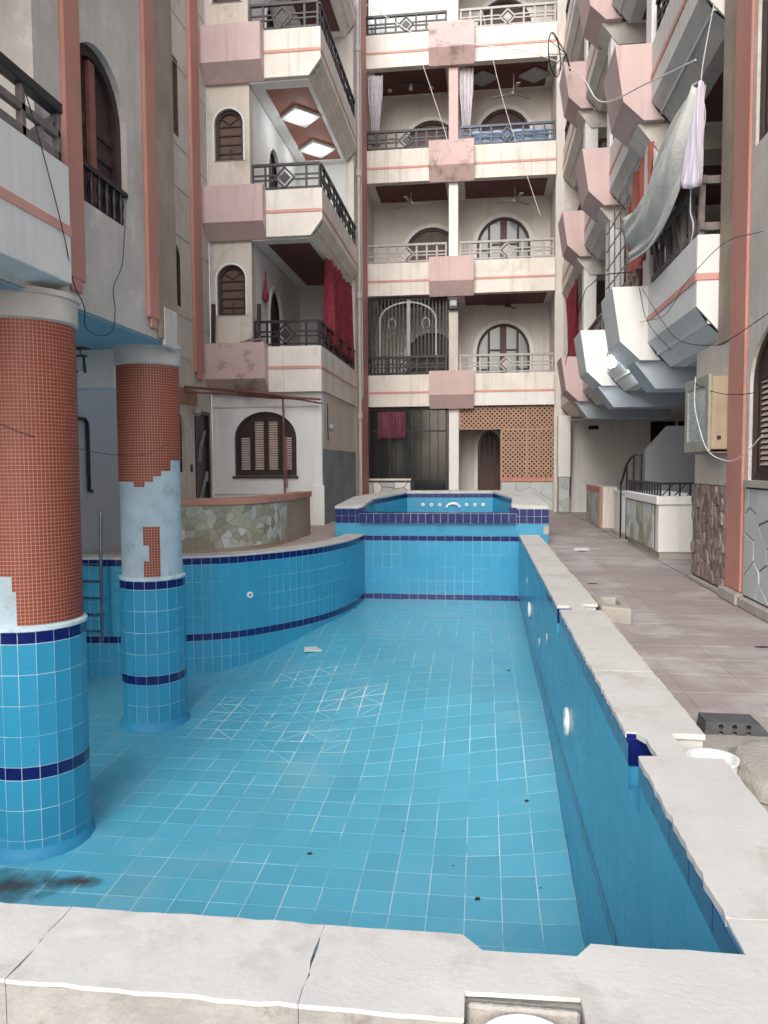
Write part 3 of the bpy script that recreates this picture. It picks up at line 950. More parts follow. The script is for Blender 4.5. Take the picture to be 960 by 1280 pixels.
# loggia behind the balcony
MB().box(-5.3, -5.2, 1.2, 5.8, 2.68, 9.2).build('loggia_wall', m_plaster, A)
MB().box(-5.2, XA-0.282, 5.62, 5.8, 2.68, 9.2).build('loggia_wall', m_plaster, A)
# floor slab / soffit under the block
MB().prism([(1.2, 2.66), (8.05, 2.66), (8.05, 2.9), (1.2, 2.9)], 'x', -5.7, XA-0.285).build('soffit', m_soffit, A)
MB().box(-5.7, XA-0.02, 1.2, 8.05, 2.64, 2.658).build('soffit_paint', m_soffit, A)
MB().box(-5.72, -4.35, 8.75, 9.05, 2.30, 2.75).build('cross_beam', m_white, A)
MB().box(-5.72, -4.45, 8.06, 9.2, 2.752, 2.95).build('soffit', m_bluewall, A)
for k in range(1, 3):
    MB().box(-7.5, XA-0.29, 1.2, 8.05, 2.66+3.2*k, 2.85+3.2*k).build('floor_slab', m_plaster, A)
MB().box(-7.6, -7.4, 1.2, 8.05, 0, 9.2).build('wall', m_plaster, A)
MB().box(-7.4, XA-0.285, 7.85, 8.05, 2.96, 9.2).build('wall', m_plaster, A)
# balcony
for k in range(2):
    z = 3.2*k
    bal = MB().prism([(-3.13, 3.64+z), (-3.13, 2.76+z), (-3.32, 2.70+z), (-3.32, 2.86+z), (-3.23, 2.9+z), (-3.23, 3.64+z)], 'y', 1.2, 5.66).build('balcony', m_white, A, bevel=0.006)
    MB().box(-3.315, -3.2305, 5.56, 5.658, 2.9+z, 3.64+z).build('parapet_end', m_white, bal)
    MB().box(-3.14, -3.122, 1.2, 5.664, 3.12+z, 3.19+z).build('stripe', m_stripe, bal)
    if k == 0:
        p, q = Vector((-3.18, 1.3, 3.64)), Vector((-3.18, 5.6, 3.64))
        zv = Vector((0, 0, 1))
        MB().bar(p+zv*.40, q+zv*.40, 0.10, 0.08).build('top_rail', m_black, bal, bevel=0.008)
        MB().bar(p+zv*.21, q+zv*.21, 0.05, 0.06).build('mid_rail', m_greywood, bal, bevel=0.006)
        MB().bar(p+zv*.05, q+zv*.05, 0.05, 0.07).build('lower_rail', m_greywood, bal, bevel=0.006)
        for i in range(10):
            y = 1.45+0.46*i
            MB().bar((-3.18, y, 3.64), (-3.18, y, 4.02), 0.05, 0.05).build('post', m_greywood, bal, bevel=0.005)
        for i in range(5):
            y = 1.55+0.92*i
            MB().bar((-3.185, y, 3.70), (-3.185, y+0.36, 3.99), 0.035, 0.04).build('brace', m_greywood, bal)
# pale window frame in the loggia
lf = MB(frame((-5.195, 0, 0), '+x'))
lf.prism([(3.2, 3.6), (5.0, 3.6), (5.0, 5.4), (3.2, 5.4)], 'y', -0.05, 0.0, [[(3.3, 3.7), (4.9, 3.7), (4.9, 5.3), (3.3, 5.3)]])
wf = lf.build('window', m_white, A)
for z_ in (4.5,):
    MB(frame((-5.195, 0, 0), '+x')).box(3.3, 4.9, -0.04, -0.004, z_, z_+0.05).build('glazing_bar', m_white, wf)
MB(frame((-5.195, 0, 0), '+x')).box(3.3, 4.9, -0.02, -0.004, 3.7, 5.3).build('pane', m_paleglass, wf)

# ------------------------------------------------------------------ building B: recessed wall and balcony block
XB, YB, XL = -5.75, 16.0, -4.82
B = thing('apartment_building', 'cream block with pink boxed balconies, louvred arched window at ground level', 'building', (-4.8, 17.5, 0.1))
MBx = frame((XB, 0, 0), '+x')
hB = []
for k in range(4):
    z = 3.2*k
    hB.append(arch_pts(13.55, 14.45, 4.42+z, 5.3+z, 5.62+z) if k != 1 else [(13.5, 7.62), (14.45, 7.62), (14.45, 9.05), (13.5, 9.05)])
hB.append(arch_pts(13.5, 14.42, 1.25, 2.1, 2.45))
door_hole = [(14.98, 0.1001), (15.82, 0.1001), (15.82, 2.5), (14.98, 2.5)]
wall_plate(B, MBx, 6.0, 16.0, 0.10, 14.6, m_plaster_dirty, hB + [[(14.98, 0.14), (15.82, 0.14), (15.82, 2.5), (14.98, 2.5)]], t_=0.25)
MB(MBx).box(6.1, 12.6, -0.012, 0.003, 0.11, 2.62).build('shade_tint_skin', m_bluewall, B)  # thin skin that puts the blue-grey shade behind the columns into the colour
for k in range(4):
    z = 3.2*k
    if k != 1:
        arch_window(B, MBx, 13.55, 14.45, 4.42+z, 5.3+z, 5.62+z, 'louvre4', depth=0.02)
    else:
        wv = MB(MBx).prism([(13.5, 7.62), (14.45, 7.62), (14.45, 9.05), (13.5, 9.05)], 'y', 0.0, 0.07, [[(13.58, 7.7), (14.37, 7.7), (14.37, 8.97), (13.58, 8.97)]]).build('window', m_woodred, B)
        for q in range(2):
            a = 13.58+0.395*q
            lf_ = MB(MBx).prism([(a+.003, 7.7), (a+.392, 7.7), (a+.392, 8.97), (a+.003, 8.97)], 'y', 0.015, 0.05, [[(a+.06, 7.77), (a+.335, 7.77), (a+.335, 8.9), (a+.06, 8.9)]]).build('shutter_leaf', m_woodred, wv)
        MB(MBx).box(13.58, 14.37, 0.045, 0.06, 7.7, 8.97).build('backing', m_woodred, wv)
arch_window(B, MBx, 13.5, 14.42, 1.25, 2.1, 2.45, 'louvre4', depth=0.05)
# scored joints of the render panels on the recessed wall
for k in range(4):
    for zz in (3.45, 4.25, 5.75):
        MB(MBx).box(12.5, 14.93, -0.006, 0.002, zz+3.2*k, zz+0.025+3.2*k).build('joint', m_concrete, B)
        MB(MBx).box(15.52, 15.98, -0.006, 0.002, zz-0.1+3.2*k, zz-0.075+3.2*k).build('joint', m_concrete, B)
MB(MBx).box(14.97, 15.42, -0.07, 0.002, 3.25, 14.6).build('pilaster', m_orange, B, bevel=0.01)
MB(MBx).box(15.1, 15.36, -0.07, -0.002, 3.12, 3.26).build('pilaster_foot', m_orange, B, bevel=0.01)
MB(MBx).box(12.5, 15.0, -0.06, 0.002, 2.58, 2.88).build('band', m_brownband, B)
# black front door
dr = MB(MBx).prism([(14.98, 0.14), (15.82, 0.14), (15.82, 2.5), (14.98, 2.5)], 'y', -0.02, 0.08, [[(15.06, 0.16), (15.74, 0.16), (15.74, 2.42), (15.06, 2.42)]]).build('door', m_darkdoor, B)
MB(MBx).box(15.06, 15.74, 0.03, 0.07, 0.16, 2.42).build('door_leaf', m_darkdoor, dr)
for zc in (0.75, 1.75):
    for sg in (0.0, 0.1):
        MB(MBx).tube([(15.22+sg+0.34*t_*t_, 0.015, zc-0.3+0.65*t_) for t_ in [i/8 for i in range(9)]], 0.012, 5).build('scroll_inlay', m_railgrey, dr)
MB(MBx).box(15.62, 15.66, -0.02, 0.03, 1.05, 1.25).build('handle', m_railgrey, dr)
MB(MBx).box(14.72, 14.80, -0.02, 0.0, 1.25, 1.40).build('doorbell', m_black, B)
# ground floor wall with arched window
MBy = frame((0, YB, 0), '-y')
wall_plate(B, MBy, XB+0.005, -3.352, 0.10, 2.93, m_white, [arch_pts(-5.26, -3.9, 1.15, 1.95, 2.52)], t_=0.25)
arch_window(B, MBy, -5.26, -3.9, 1.15, 1.95, 2.52, 'louvre4', depth=0.06)
MB(MBy).box(-5.3, -3.86, -0.05, 0.06, 1.10, 1.148).build('window_sill', m_wood, B)
MB(MBy).box(-5.74, -3.40, -0.012, 0.003, 0.74, 0.77).build('joint', m_plaster, B)
MB(MBy).box(-5.74, -3.40, -0.012, 0.003, 2.60, 2.63).build('joint', m_plaster, B)
MB(MBy).box(-3.56, -3.30, -0.05, 0.003, 0.1, 0.95).build('corner_pier', m_white, B, bevel=0.008)
# upper window strip
hw = []
for k in range(4):
    hw.append(arch_pts(-5.58, -4.96, 4.56+3.2*k, 5.32+3.2*k, 5.62+3.2*k))
wall_plate(B, MBy, XB+0.005, XL, 2.935, 14.6, m_plaster_dirty, hw, t_=0.25)
for k in range(4):
    arch_window(B, MBy, -5.58, -4.96, 4.56+3.2*k, 5.32+3.2*k, 5.62+3.2*k, 'bars', depth=0.07)
    surround(B, MBy, -5.58, -4.96, 4.56+3.2*k, 5.32+3.2*k, 5.62+3.2*k, 0.035, m_white, 0.02)
# loggia side wall (faces +x), back wall, end pier
MLx = frame((XL, 0, 0), '+x')
hl = [arch_pts(17.35, 18.45, 3.1+3.2*k, 4.75+3.2*k, 5.5+3.2*k) for k in range(4)]
wall_plate(B, MLx, 16.255, 20.4, 2.94, 14.6, m_white, hl, t_=0.15)
for k in range(4):
    arch_window(B, MLx, 17.35, 18.45, 3.1+3.2*k, 4.75+3.2*k, 5.5+3.2*k, 'dark', depth=0.05, mfr=m_darkdoor)
    surround(B, MLx, 17.35, 18.45, 3.1+3.2*k, 4.75+3.2*k, 5.5+3.2*k, 0.09, m_white)
MB().box(XL, -3.62, 20.4, 20.6, 2.94, 14.6).build('wall', m_white, B)
MB().box(-3.62, -3.35, 20.4, 22.58, 0.1, 14.6).build('end_pier', m_cream, B)
MB().box(-3.36, -3.26, 20.95, 22.2, 0.1, 14.6).build('pilaster', m_orange, B, bevel=0.01)
# ground floor side wall and slate dado
MB().box(-3.60, -3.352, 16.255, 20.395, 0.10, 2.93).build('wall', m_plaster_dirty, B)
MB().box(-3.354, -3.33, 16.02, 20.3, 0.101, 1.72).build('dado', m_slate, B)
# balconies
for k in range(4):
    zt = 3.86+3.2*k
    if k == 0:
        prof = [(-3.31, zt), (-3.31, zt-0.92), (-3.5, zt-0.92), (-4.8, zt-0.92), (-4.8, zt-0.80), (-3.43, zt-0.80), (-3.43, zt)]
    else:
        prof = [(-3.26, zt), (-3.26, zt-0.62), (-3.52, zt-0.95), (-4.8, zt-0.95), (-4.8, zt-0.82), (-3.38, zt-0.82), (-3.38, zt)]
    b = MB().prism(prof, 'y', 15.95, 20.38).build('balcony', m_cream, B)
    zb = zt-0.945
    xo = -3.31 if k == 0 else -3.26
    fr_ = [(-4.45, zt), (-4.45, zb), ((-3.5 if k == 0 else -3.515), zb), ((xo-0.002), zt-0.62 if k else zb), (xo-0.002, zt)]
    MB().prism(fr_, 'y', 15.84, 15.948).build('parapet_front', m_cream, b)
    MB().box(-4.452, xo+0.01, 15.825, 15.842, zt-0.47, zt-0.41).build('stripe', m_stripe, b)
    MB().box(xo-0.002, xo+0.012, 15.85, 20.38, zt-0.47, zt-0.42).build('stripe', m_stripe, b)
    # pink box: upright face, then a face raking back underneath
    MB().prism([(15.60, zt+0.06), (15.60, zt-0.68), (15.92, zt-0.96), (15.995, zt-0.96), (15.995, zt+0.06)], 'x', -5.85, -4.453).build('planter_box', m_pink if k else m_pink_peel, b)
    if k:
        # panelled ceiling under this slab
        zc = zt-0.953
        MB().box(-4.55, -3.62, 16.25, 20.1, zc-0.012, zc+0.002).build('ceiling_panel', m_brownpanel if k == 2 else m_maroon, b)
        MB().prism([(-4.8, 15.95), (-3.53, 15.95), (-3.53, 20.38), (-4.8, 20.38)], 'z', zc-0.03, zc+0.0015, [[(-4.55, 16.25), (-3.62, 16.25), (-3.62, 20.1), (-4.55, 20.1)]]).build('ceiling_border', m_white, b)
    mt = m_black
    railing(b, (-4.75, 15.9, zt), (xo-0.05, 15.9, zt), 0.52, mt, diamond=(0.48,), posts=5, th=0.05)
    railing(b, (xo-0.05, 15.96, zt), (xo-0.05, 20.3, zt), 0.52, mt, diamond=(0.2, 0.5, 0.8), posts=12, th=0.05)
# lit ceiling lights under the third balcony
for i, (x, y) in enumerate(((-4.09, 17.55), (-4.09, 19.35))):
    t = thing('ceiling_light', ('lit diamond ceiling light over the balcony, beside the parapet front' if i == 0 else 'lit diamond ceiling light over the balcony, deeper towards the loggia back wall'), 'light', (x, y, 9.2), 'diamond ceiling lights')
    zc = 3.86+6.4-0.965
    d = 0.46
    MB().prism([(x-d, y), (x, y-0.5), (x+d, y), (x, y+0.5)], 'z', zc-0.06, zc-0.001).build('frame', m_white, t)
    MB().lathe([(0.001, zc-0.13), (0.07, zc-0.12), (0.11, zc-0.09), (0.11, zc-0.061)], x, y, 14).build('bulb_cover', m_lit, t, smooth=True)
    lamp('lamp_glow', (x, y, zc-0.22), 5.5, t, 0.08)

# ------------------------------------------------------------------ building D: far facade
D = thing('apartment_building', 'far facade with two bays of cream balconies and a lattice screen at ground level', 'building', (-0.6, 23.5, 0))
YD, YDB = 22.6, 24.3
MDb = frame((0, YDB, 0), '-y')
m_dwall = mat('loggia_paint', lin(206, 200, 194), var=0.08, scale=1, streak=0.2)
hd_ = []
wins = []
for k in range(5):
    z = 3.22*k
    if k > 0:
        a = (-0.16, 1.47, 3.15+z-3.22, 4.85+z-3.22, 5.72+z-3.22)
        wins.append((k, 'R', a)); hd_.append(arch_pts(*a))
        a = (-2.35, -0.75, 3.15+z-3.22, 4.75+z-3.22, 5.5+z-3.22)
        wins.append((k, 'L', a)); hd_.append(arch_pts(*a))
a0 = (-0.12, 0.62, 0.1, 1.9, 2.42)
hd_.append(arch_pts(*a0))
wall_plate(D, MDb, -3.6, 2.6, 0.0, 16.5, m_dwall, hd_, t_=0.2)
for k, sd, a in wins:
    st = 'glazed' if sd == 'R' and k in (1, 2) else 'dark'
    arch_window(D, MDb, *a, st, depth=0.05)
    surround(D, MDb, *a, 0.12, m_white, 0.04)
arch_window(D, MDb, *a0, 'dark', depth=0.05, mfr=m_darkdoor, name='door')
surround(D, MDb, *a0, 0.1, m_white, 0.05)
MB().box(-3.62, -3.36, YD, YDB, 0, 16.5).build('side_wall', m_dwall, D)
MB().box(2.06, 2.3, YD+0.0, YDB, 0, 16.5).build('side_wall', m_dwall, D)
MB().box(-0.95, -0.66, YD-0.02, YD+0.28, 0.0, 3.05).build('pillar', m_white, D, bevel=0.01)
for k in range(5):
    zt = 4.0+3.21*k
    b = MB().prism([(YD-0.1, zt), (YD-0.1, zt-0.92), (YDB-0.001, zt-0.92), (YDB-0.001, zt-0.8), (YD+0.03, zt-0.8), (YD+0.03, zt)], 'x', -3.36, 2.055).build('balcony', m_cream, D)
    MB().box(-3.36, -1.5, YD-0.115, YD-0.098, zt-0.54, zt-0.48).build('stripe', m_stripe, b)
    MB().box(-0.23, 2.055, YD-0.115, YD-0.098, zt-0.54, zt-0.48).build('stripe', m_stripe, b)
    if k == 0:
        MB().box(-0.23, 2.055, YD-0.112, YD-0.097, zt-0.918, zt-0.56).build('fresh_paint', m_white, b)
    MB().prism([(YD-0.42, zt+0.06), (YD-0.42, zt-0.62), (YD-0.16, zt-1.0), (YD-0.098, zt-1.0), (YD-0.098, zt+0.06)], 'x', -1.50, -0.23).build('planter_box', m_pink if k in (0, 1) else m_pink_peel, b)
    MB().box(-0.95, -0.68, YD-0.05, YD+0.2, zt, zt+2.29).build('pillar', [m_plaster, m_white, m_pink, m_white, m_white][k], D, bevel=0.01)
    zc = zt-0.921
    if k:
        for (xa, xb) in ((-3.1, -1.05), (-0.5, 1.85)):
            MB().box(xa, xb, YD+0.15, YDB-0.15, zc-0.015, zc).build('ceiling_panel', m_maroon, b)
    ml = [m_black, m_railwhite, m_black, m_black, m_black][k]
    mr = [m_railwhite, m_railwhite, m_bluerail, m_railwhite, m_black][k]
    railing(b, (-3.33, YD-0.04, zt), (-1.0, YD-0.04, zt), 0.52, ml, diamond=(0.5,), posts=8, th=0.062)
    railing(b, (-0.64, YD-0.04, zt), (2.03, YD-0.04, zt), 0.52, mr, diamond=(0.5,), posts=9, th=0.062)
# glazed screen at the top left
ws = MB().box(-3.3, -1.0, YD+0.4, YD+0.44, 13.7, 16.1).build('window', m_paleglass, D)
for i in range(4):
    x = -3.3+0.76*i
    MB().box(x, x+0.06, YD+0.37, YD+0.47, 13.6, 16.1).build('mullion', m_white, ws)
# ground floor: glazed shopfront on the left
sf = MB().box(-3.34, -0.98, YD+0.12, YD+0.15, 0.9, 3.04).build('shopfront', m_glass, D)
MB().box(-2.05, -0.98, YD+0.118, YD+0.148, 0.02, 0.9).build('pane', m_glass, sf)
for x in (-3.34, -2.72, -2.05, -1.05):
    MB().box(x, x+0.05, YD+0.07, YD+0.16, 0.0 if x > -2.1 else 0.92, 3.05).build('mullion', m_black, sf)
for z in (0.92, 2.35, 2.99):
    MB().box(-3.34, -1.0, YD+0.075, YD+0.158, z, z+0.045).build('transom', m_black, sf)
MB().box(-2.05, -1.0, YD+0.078, YD+0.157, 0.0, 0.06).build('transom', m_black, sf)
for i in range(9):
    MB().box(-3.28+0.25*i, -3.265+0.25*i, YD+0.045, YD+0.06, 0.95, 3.0).build('security_bar', m_black, sf)
lw_ = MB().box(-3.36, -2.06, YD-0.05, YD+0.11, 0.0, 0.92).build('dado', m_mortar, D)
stones(lw_, voronoi(-3.34, -2.08, 0.05, 0.86, 14, 31, 0.018), lambda u, v_, t_: (u, YD-0.05-t_, v_), [m_white, m_stonepale])
MB().box(-3.36, -2.06, YD-0.085, YD+0.11, 0.921, 0.975).build('dado_cap', m_cream, D)
# right: low wall and lattice
lw2 = MB().box(0.56, 2.05, YD-0.05, YD+0.1, 0.0, 0.88).build('dado', m_mortarpale, D)
stones(lw2, voronoi(0.58, 2.04, 0.05, 0.86, 10, 33, 0.012), lambda u, v_, t_: (u, YD-0.05-t_, v_), [m_stonepale])
MB().box(0.55, 2.05, YD-0.09, YD+0.1, 0.881, 1.0).build('dado_cap', m_orange, D)
lat = MB()
def lat_strip(x0, x1, z0, z1, step=0.135, wd=0.044):
    W_, H_ = x1-x0, z1-z0
    for sg in (1, -1):
        c = -H_
        while c < W_+H_:
            pts = []
            # line x = x0+c+t, z = z0+t (or mirrored)
            t0, t1 = max(0, -c), min(H_, W_-c)
            if t1 > t0+0.02:
                a = (c+t0, t0); b_ = (c+t1, t1)
                if sg < 0: a = (W_-a[0], a[1]); b_ = (W_-b_[0], b_[1])
                y = YD+0.02 if sg > 0 else YD+0.032
                lat.bar((x0+a[0], y, z0+a[1]), (x0+b_[0], y, z0+b_[1]), wd, 0.012, (0, 1, 0))
            c += step
lat_strip(-0.62, 2.05, 2.42, 3.06)
lat_strip(0.56, 2.05, 1.01, 2.40)
MB().box(0.58, 2.05, YD+0.45, YD+0.5, 0.0, 2.4).build('shade_backdrop', m_dark, D)  # dark sheets stand in for the shade of the space behind the lattice
MB().box(-0.62, 2.05, YD+0.45, YD+0.5, 2.43, 3.05).build('shade_backdrop', m_dark, D)
lo = thing('lattice_screen', 'tan diamond lattice screen above the salmon-capped low wall', 'screen', (0.7, YD, 1.0))
ls = lat.build('lattice', m_lattice, lo, recalc=False); ls['kind'] = 'stuff'
for x0, x1, z0, z1 in ((-0.64, 2.05, 2.395, 2.425), (0.545, 0.58, 0.0, 2.39), (-0.65, -0.62, 2.43, 3.06), (1.28, 1.31, 1.0, 3.06), (1.6, 1.63, 1.0, 2.39), (0.58, 2.05, 2.0, 2.03)):
    MB().box(x0, x1, YD+0.0, YD+0.045, z0, z1).build('lattice_frame', m_lattice, lo)
# iron grille on the first floor left bay
gr = thing('iron_grille', 'black wrought-iron grille with twin arches closing the first-floor bay', 'grille', (-2.2, YD+0.1, 4.0))
yg = YD+0.12
for (x0, x1) in ((-3.32, -2.14), (-2.12, -1.0)):
    MB().prism([(x0, 4.02), (x1, 4.02), (x1, 6.25), (x0, 6.25)], 'y', yg-0.02, yg+0.02, [[(x0+.05, 4.07), (x1-.05, 4.07), (x1-.05, 6.2), (x0+.05, 6.2)]]).build('frame', m_black, gr)
ga = arch_pts(-3.0, -1.3, 4.5, 5.6, 6.15, 20)
MB().prism(ga, 'y', yg-0.045, yg-0.021, [inset_arch(-3.0, -1.3, 4.5, 5.6, 6.15, 0.05, 20)]).build('arch_frame', m_railgrey, gr)
MB().box(-2.18, -2.08, yg-0.05, yg-0.019, 4.1, 6.2).build('meeting_post', m_railgrey, gr)
for i in range(21):
    x = -3.25+0.107*i
    if abs(x+2.13) < 0.07: continue
    MB().bar((x, yg, 4.06), (x, yg, 6.21), 0.042, 0.03).build('bar', m_black, gr)
for x in (-2.62, -1.62):
    MB().tube([(x+0.11*math.sin(a), yg-0.035, 5.5+0.16*math.cos(a)) for a in [(-2.6+5.2*i/12) for i in range(13)]], 0.022, 6).build('horseshoe', m_railgrey, gr)

# ceiling fans
def fan(label, x, y, zc, drop, mt, group='ceiling fans in the far loggias', rot=0.3):
    f_ = thing('ceiling_fan', label, 'fan', (x, y, zc-drop-0.1), group)
    MB().tube([(x, y, zc), (x, y, zc-drop)], 0.014, 8).build('rod', mt, f_)
    MB().lathe([(0.001, zc-drop-0.12), (0.07, zc-drop-0.10), (0.10, zc-drop-0.04), (0.06, zc-drop)], x, y, 16).build('motor', mt, f_, smooth=True)
    for i in range(3):
        a = rot+i*2.094
        MB(Matrix.Translation((x, y, zc-drop-0.05)) @ Matrix.Rotation(a, 4, 'Z')).prism([(0.08, -0.03), (0.62, -0.065), (0.64, 0.05), (0.08, 0.03)], 'z', -0.006, 0.006).build('blade', mt, f_)
fan('white ceiling fan in the left bay with the white railing', -2.1, 23.3, 9.48, 0.28, m_railwhite, rot=0.35)
fan('grey ceiling fan on a long rod above the big glazed arch', 0.95, 23.3, 9.48, 0.34, m_railgrey, rot=2.9)
fan('pale ceiling fan above the dark blue balcony railing', 0.9, 23.3, 12.69, 0.5, m_railwhite, rot=0.7)
fan('dark ceiling fan above the low glazed arched door', 0.75, 23.2, 6.27, 0.16, m_black, rot=1.2)
for i, x in enumerate((0.0, 1.5)):
    MB().prism([(x-0.45, 23.35), (x, 23.0), (x+0.45, 23.35), (x, 23.75)], 'z', 12.66, 12.674)
    o = MB().prism([(x-0.45, 23.35), (x, 22.95), (x+0.45, 23.35), (x, 23.75)], 'z', 12.60, 12.672).build('ceiling_light', m_railgrey)
    tag(o, 'unlit diamond ceiling light above the blue railing, ' + ('beside the pink pillar' if i == 0 else 'away from the pink pillar'), 'light', 'unlit diamond lights')
cl = thing('ceiling_light', 'curved black ceiling light bar with three small lamps, above the loggia with a tied curtain', 'light', (-2.1, 23.3, 12.5))
MB().tube([(-2.75+1.3*t_, 23.3, 12.50+0.12*math.sin(math.pi*t_)) for t_ in [i/10 for i in range(11)]], 0.035, 6).build('arm', m_black, cl)
for x in (-2.72, -2.1, -1.48):
    MB().lathe([(0.02, 12.62 if x == -2.1 else 12.5), (0.06, 12.46), (0.07, 12.42), (0.001, 12.42)], x, 23.3, 10).build('lamp_shade', m_railwhite, cl)
# floodlight on the first-floor pillar
fl_ = thing('floodlight', 'small square floodlight fixed to the top of the stained pillar', 'light', (-0.82, YD-0.1, 6.0))
MB().box(-0.95, -0.68, YD-0.18, YD-0.052, 5.83, 6.13).build('housing', m_black, fl_, bevel=0.02)
MB().box(-0.91, -0.72, YD-0.192, YD-0.178, 5.93, 6.08).build('lens', m_paleglass, fl_)
# curtains of the far bays
curtain('curtain', 'pale striped curtain tied at the left edge of the third-floor loggia', (-3.28, YD+0.05), (-2.85, YD+0.1), 12.6, 10.6, m_striped, 0.04, 4, tie=0.85)
curtain('curtain', 'pale striped curtain gathered beside the pink pillar', (-0.64, YD+0.05), (-0.25, YD+0.1), 12.65, 10.5, m_striped, 0.04, 4, tie=0.9)
curtain('curtain', 'short pink curtain hanging behind the dark shopfront glass', (-3.05, YD+0.03), (-2.2, YD+0.03), 2.95, 2.15, mat('dusty_pink_cloth', lin(116, 66, 80), var=0.3), 0.03, 9)
# laundry over the blue railing
grid = [[(-0.3+0.12*i+0.01*math.sin(j), YD+0.03-0.02*math.sin(i*1.3+j*0.6), 10.84-0.045*j) for j in range(8)] for i in range(19)]
cloth('washing', 'pale blue cloth draped along the dark blue railing', 'cloth', grid, mat('pale_blue_cloth', lin(160, 186, 216), var=0.2, scale=6))

# ------------------------------------------------------------------ building C: right side
C = thing('apartment_building', 'right-hand block with stepped pink and white balcony boxes over a dark ground-floor recess', 'building', (3.5, 12, 0))
XC = 2.48
MC = frame((XC, 0, 0), '-x')                      # local x = -world y
def ycx(y): return -y
holesC = []
cw = []
for k in range(3):
    z = 3.2*k
    zs_ = (1.2, 2.09, 2.62) if k == 0 else (1.05+z, 2.3+z, 2.75+z)
    a = (-7.585, -6.0, zs_[0], zs_[1], zs_[2])
    cw.append(a); holesC.append(arch_pts(*a))
wall_plate(C, MC, -8.55, -1.0, 0.0, 10.0, m_plaster, holesC, t_=0.25)
for a in cw:
    arch_window(C, MC, *a, 'louvre4', depth=0.03, mfr=m_wood)
MB(MC).box(-7.56, -5.9, -0.05, 0.03, 1.14, 1.198).build('window_sill', m_concrete, C)
MB(MC).box(-8.13, -7.66, -0.03, 0.002, 0.12, 10.0).build('pilaster', m_orange, C, bevel=0.012)
MB(MC).box(-8.15, -7.60, -0.09, 0.002, 0.0, 0.119).build('pilaster_base', m_concrete, C, bevel=0.015)
MB(MC).box(-8.56, -8.135, -0.015, 0.002, 2.6, 10.0).build('render_strip', m_rough, C, bevel=0.01)
MB().box(XC, XC+0.25, 8.551, 9.40, 0.0, 2.64).build('wall', m_plaster_dirty, C)
sp = MB(MC).box(-9.39, -8.17, -0.012, 0.001, 0.06, 1.13).build('stone_panel', m_mortar, C)
stones(sp, voronoi(-9.38, -8.18, 0.08, 1.12, 120, 41, 0.008, 1.5), lambda u, v_, t_: (XC-0.012-t_, -u, v_), [m_stonebrown], 0.006, 0.03, taper=0.85)
sp = MB(MC).box(-7.59, -1.0, -0.012, 0.001, 0.10, 1.13).build('stone_panel', m_mortar, C)
stones(sp, voronoi(-7.58, -4.5, 0.12, 1.12, 36, 43, 0.016), lambda u, v_, t_: (XC-0.012-t_, -u, v_), [m_stonepale], 0.006, 0.014, taper=0.98)
MB().box(XC-0.07, XC, 1.0, 7.6, 0.0, 0.10).build('plinth', m_concrete, C, bevel=0.012)
MB().box(XC-0.05, XC, 8.16, 9.42, 0.0, 0.055).build('plinth', m_concrete, C, bevel=0.012)
# recess walls
MB().box(XC+0.25, 6.5, 9.15, 9.4, 0.0, 2.64).build('wall', m_bluewall, C)
MB().box(6.5, 6.7, 9.15, 22.4, 0.0, 2.64).build('wall', m_plaster, C)
MB().box(XC, 6.7, 9.4, 22.6, -0.01, 0.004).build('recess_floor', m_deck, C)
wb = MB().box(2.5, 6.5, 22.4, 22.6, 0.0, 2.64).build('wall', m_white, C)
MB().box(4.7, 5.9, 22.36, 22.41, 1.75, 2.55).build('window', m_dark, C)
MB().box(5.35, 5.42, 22.33, 22.36, 1.75, 2.55).build('mullion', m_white, C)
MB().box(3.0, 3.27, 22.37, 22.401, 2.35, 2.46).build('vent', m_dark, C)
MB().box(2.475, 2.50, 22.20, 22.40, 0.45, 2.36).build('door_slot', m_dark, C)
MB().box(2.12, 2.46, 21.9, 22.3, 1.02, 2.72).build('pillar', m_white, C, bevel=0.01)
pst = MB().box(2.14, 2.44, 21.92, 22.28, 0.004, 1.019).build('pillar', m_mortarpale, C)
stones(pst, voronoi(2.15, 2.43, 0.05, 1.0, 6, 47, 0.014), lambda u, v_, t_: (u, 21.92-t_, v_), [m_stonepale], 0.006, 0.014, taper=0.97)
